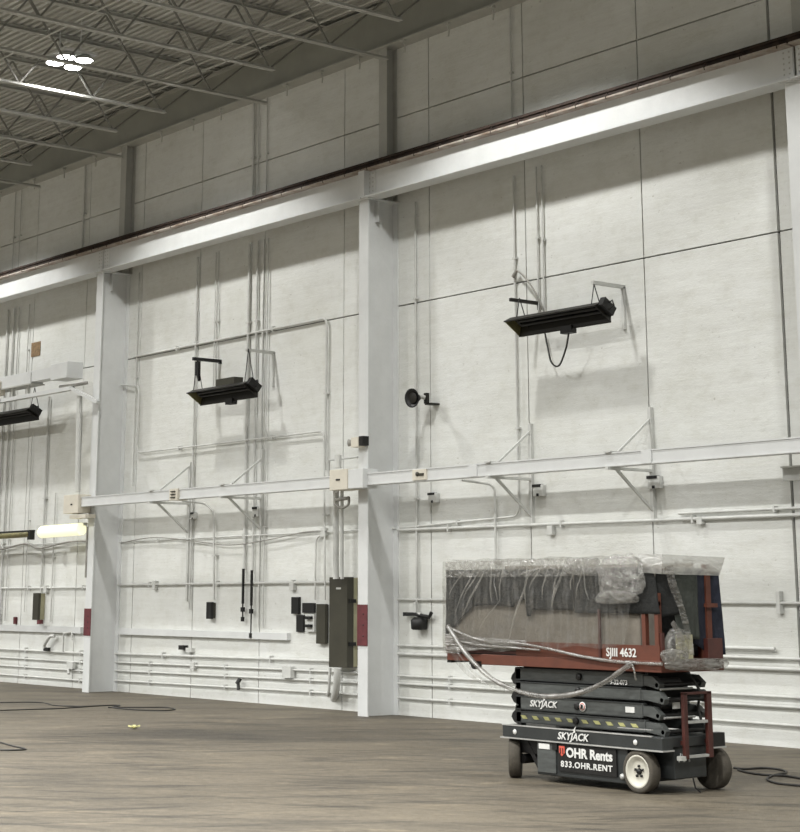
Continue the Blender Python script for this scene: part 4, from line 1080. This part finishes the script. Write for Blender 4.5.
# right end: film band along the top, blankets below, towards the far side
XE = -12.08
sheet('plastic_sheet', (XE - .30, YN - .03, 2.28), (XE + .02, YN - .02, 2.27), (XE + .02, YN - .04, 2.08), (XE - .30, YN - .04, 2.10), 16, 8, .012, 4., M['endband'],
      'milky film folded around the near right corner of the top rail', 'plastic sheet', 21, thick=0)
sheet('plastic_sheet', (XE + .02, YN - .03, 2.27), (XE + .04, YF - .0, 2.25), (XE + .0, YF - .05, 2.07), (XE + .02, YN - .03, 2.08), 50, 10, .018, 3., M['endband'],
      'milky film band around the end top rail above the navy blanket', 'plastic sheet', 22, thick=0)
sheet('moving_blanket', (XE - .12, YN + .02, 2.12), (XE, YN + .14, 2.12), (XE, YN + .22, 1.70), (XE - .14, YN + .0, 1.66), 12, 14, .012, 5., M['blkt'],
      'charcoal blanket at the near right corner above the gate posts', 'blanket', 23)
sheet('moving_blanket', (XE - .03, YN + .10, 2.14), (XE - .03, YN + .52, 2.14), (XE - .02, YN + .52, 1.45), (XE - .02, YN + .22, 1.48), 20, 18, .014, 6., M['blkt2'],
      'greenish grey blanket hanging at the right end of the lift', 'blanket', 24, vfold=.5)
sheet('moving_blanket', (XE - .05, YN + .48, 2.14), (XE - .05, YF - .14, 2.14), (XE - .05, YF - .14, 1.27), (XE - .05, YN + .48, 1.42), 20, 18, .012, 5., M['navy'],
      'navy blanket hanging at the right end beside the orange post', 'blanket', 25, vfold=.4)
sheet('moving_blanket', (XE - .06, YF - .16, 2.12), (XE - .03, YF - .03, 2.10), (XE - .02, YF + .01, 1.30), (XE - .06, YF - .16, 1.30), 20, 18, .014, 5., M['navy'],
      'black navy blanket bulging behind the orange post at the far right corner', 'blanket', 26, vfold=.4)
sheet('moving_blanket', (XE - .30, YN + .25, 2.10), (XE - .30, YF - .08, 2.10), (XE - .30, YF - .08, 1.28), (XE - .30, YN + .25, 1.28), 20, 12, .012, 5., M['blkt'],
      'black blanket deep inside the right end of the lift cage', 'blanket', 27)
# strips and wrapped film
def strip(label, pts, w, m='band', nrm=(0, -1, 0), th=.004, seed=0):
    P = spline(pts, 8); nr = Vector(nrm).normalized(); vs = []; fs = []; k = len(P)
    for i, p in enumerate(P):
        d = (P[min(i + 1, k - 1)] - P[max(i - 1, 0)]).normalized(); s = d.cross(nr).normalized()
        ww = (w[0] + (w[1] - w[0]) * i / (k - 1)) / 2
        for j in range(7):
            t = -1 + j / 3
            vs.append(p + s * t * ww + nr * .012 * noise.noise(Vector((i * .4, j * 1.1, seed))))
    for i in range(k - 1):
        for j in range(6): fs.append((i * 7 + j, i * 7 + j + 1, i * 7 + j + 8, i * 7 + j + 7))
    mb = MB(); mb.add(vs, fs, 0, True)
    return solo(mb, 'plastic_strip', M[m], label, 'plastic strip')
strip('pale plastic strip running diagonally down in front of the greenish blanket', [(-12.040,13.213,2.158),(-12.040,13.248,2.005),(-12.040,13.351,1.795),(-12.040,13.452,1.527),(-12.030,13.486,1.309)], (.10, .05), nrm=(1, -.3, 0), seed=2)
strip('wider shiny plastic strip beside the gate post at the right end', [(-12.060,13.249,1.624),(-12.050,13.332,1.510),(-12.040,13.411,1.310)], (.05, .09), nrm=(1, -.3, 0), seed=3)
blob('plastic_bundle', (-12.12, YN + .20, 1.40), .06, .13, .13, M['crump'], 'crumpled plastic between the gate post and the tan document box', 31, .3, 3.)
def rope(label, pts, r, m='rope', amp=.3, n=10):
    P = spline(pts, 8); k = len(P); rr = [r * (1 + amp * noise.noise(Vector((i * .5, len(label) * 1.3, 0)))) for i in range(k)]
    mb = MB(); mb.tube(P, rr, n)
    # strands twisted round
    for s in range(2):
        Q = []
        for i, p in enumerate(P):
            a = i * .12 + s * PI
            Q.append(p + Vector((0, math.cos(a), math.sin(a))) * r * .8)
        mb.tube(Q, r * .22, 6)
    return solo(mb, 'plastic_rope', M[m], label, 'plastic rope')
rope('twisted plastic swag sagging from the left platform corner across the scissor arms', [(-15.214,13.080,1.545),(-14.911,13.060,1.274),(-14.535,13.040,1.046),(-14.177,13.040,0.927),(-13.733,13.050,0.864),(-13.232,13.060,0.905),(-12.843,13.070,1.026),(-12.565,13.100,1.179),(-12.474,13.120,1.229)], .026)
strip('thin plastic veil hanging inside the swag at the left platform corner', [(-15.204,13.100,1.502),(-15.017,13.080,1.240),(-14.671,13.060,1.010),(-14.266,13.050,0.903)], (.02, .05), 'filmv', seed=5)
strip('clear veil of plastic left of the swag below the platform corner', [(-15.245,13.120,1.447),(-15.107,13.100,1.205),(-14.855,13.080,1.034),(-14.480,13.060,0.924)], (.10, .02), 'filmv', seed=6)
rope('twisted plastic running along the lower edge of the side toe board', [(-15.204,13.100,1.523),(-14.697,13.090,1.405),(-14.142,13.090,1.385),(-13.697,13.100,1.344),(-13.208,13.120,1.276),(-12.759,13.120,1.239),(-12.380,13.120,1.231),(-12.091,13.120,1.230)], .016)
rope('second plastic twist crossing the left part of the toe board', [(-15.183,13.110,1.395),(-14.709,13.100,1.352),(-14.154,13.100,1.333),(-13.783,13.110,1.321)], .012)
blob('plastic_bundle', (-12.06, YN + .42, 1.215), .055, .44, .05, M['band'], 'roll of bunched milky plastic around the right end of the platform', 33, .25, 2.5, 30, 40)
blob('plastic_bundle', (-12.06, YN + .10, 1.30), .06, .16, .06, M['band'], 'knotted plastic at the near right platform corner below the gate', 34, .3, 3.)
rope('short white plastic tail tied under the platform', [(-12.469,13.100,1.220),(-12.426,13.080,1.165),(-12.422,13.100,1.070)], .010, 'band')

# ------------------------------------------------------------------ floor items
def floor_cable(label, pts, r=.010):
    P = [(x, y, r) for x, y, _ in pts]
    mb = MB(); mb.tube(spline(P, 8), r, 6)
    return solo(mb, 'floor_cable', M['cable'], label, 'cable')
floor_cable('long loose black cable on the floor at the left reaching past the left column', [(-29.586,14.959,0.000),(-29.144,15.513,0.000),(-28.218,15.310,-0.000),(-27.706,15.512,0.000),(-27.679,15.984,-0.000),(-27.518,16.186,-0.000),(-27.130,15.804,0.000),(-26.485,15.773,-0.000),(-25.954,16.029,0.000),(-26.017,16.358,-0.000),(-26.569,16.506,0.000),(-26.834,16.175,0.000),(-27.172,15.751,0.000)])
floor_cable('second black cable on the floor at the left below the long one', [(-27.603,13.963,0.000),(-27.524,14.471,-0.000),(-27.444,14.987,0.000),(-27.600,15.646,0.000),(-27.647,16.025,-0.000)])
floor_cable('short dark cable end on the floor at the left edge', [(-21.787,11.042,0.000),(-21.120,10.901,0.000),(-20.630,10.814,0.000),(-20.609,10.613,0.000),(-20.701,10.497,0.000)])
floor_cable('black hose looped on the floor right of the lift', [(-13.547,15.804,-0.000),(-13.396,15.811,0.000),(-13.332,16.073,-0.000),(-13.070,16.041,-0.000),(-12.832,15.813,0.000),(-12.769,15.552,0.000),(-12.555,15.160,0.000),(-12.248,14.912,-0.000),(-12.031,14.878,0.000),(-11.889,14.905,0.000)], .012)
floor_cable('second turn of the black hose on the floor at the right edge', [(-13.371,15.664,-0.000),(-13.074,15.510,0.000),(-12.835,15.468,0.000),(-12.635,15.551,0.000),(-12.321,15.453,0.000)], .012)
mb = MB()
g = [(-22.797,13.652,0.000)][0]
for k in range(5):
    a = k * 1.3; x, y = g[0] + .04 * math.cos(a), g[1] + .04 * math.sin(a)
    mb.obox((x, y, .03), (math.cos(a), math.sin(a), .3), (-math.sin(a), math.cos(a), 0), (0, 0, 1), .045, .022, .010)
solo(mb, 'crumpled_scrap', M['debris'], 'small crumpled yellow and white scrap lying on the open floor', 'litter')

# ------------------------------------------------------------------ light
def high_bay_spot(name, loc, power):
    l = bpy.data.lights.new(name, 'SPOT'); l.energy = power; l.spot_size = math.radians(128); l.spot_blend = .22
    l.shadow_soft_size = .22; l.color = (1, 1, .975)
    o = bpy.data.objects.new(name, l); COL.objects.link(o); o.location = loc
def high_bay(name, loc, power):
    l = bpy.data.lights.new(name, 'AREA'); l.shape = 'DISK'; l.size = .55; l.energy = power
    l.spread = math.radians(150); l.color = (1, 1, .975)
    o = bpy.data.objects.new(name, l); COL.objects.link(o); o.location = loc
    return o
for yy in (LY, 5.5, -3.5, -12.5):
    for xx in [LX + 8.93 * k for k in range(-3, 4)]:
        if yy > 10: high_bay_spot('high_bay_lamp', (xx, yy, LZ - .04), 1290)
        else: high_bay('high_bay_lamp', (xx, yy, LZ - .04), 1260)
wd = bpy.data.worlds.new('hall_air'); SC.world = wd; wd.use_nodes = True
wd.node_tree.nodes['Background'].inputs[0].default_value = (.97, 1., .95, 1)
wd.node_tree.nodes['Background'].inputs[1].default_value = .35

# ------------------------------------------------------------------ camera
cd = bpy.data.cameras.new('camera'); cam = bpy.data.objects.new('camera', cd); COL.objects.link(cam)
cd.sensor_fit = "HORIZONTAL"; cd.sensor_width = 36.; cd.lens = 79.2450; cd.clip_end = 300
cd.shift_x = 0.02250; cd.shift_y = -0.28375
cam.matrix_world = Matrix(((0.623926,0.174745,0.761696,0.000000),(0.781484,-0.139514,-0.608128,0.000000),(-0.000000,0.974680,-0.223606,1.900000),(0.000000,0.000000,0.000000,1.000000)))
SC.camera = cam
for o in COL.objects:
    if '_w' in o: del o['_w']
SC.view_settings.view_transform = 'Standard'; SC.view_settings.look = 'None'
SC.view_settings.gamma = 1; SC.view_settings.use_curve_mapping = False
SC.view_settings.exposure = 0
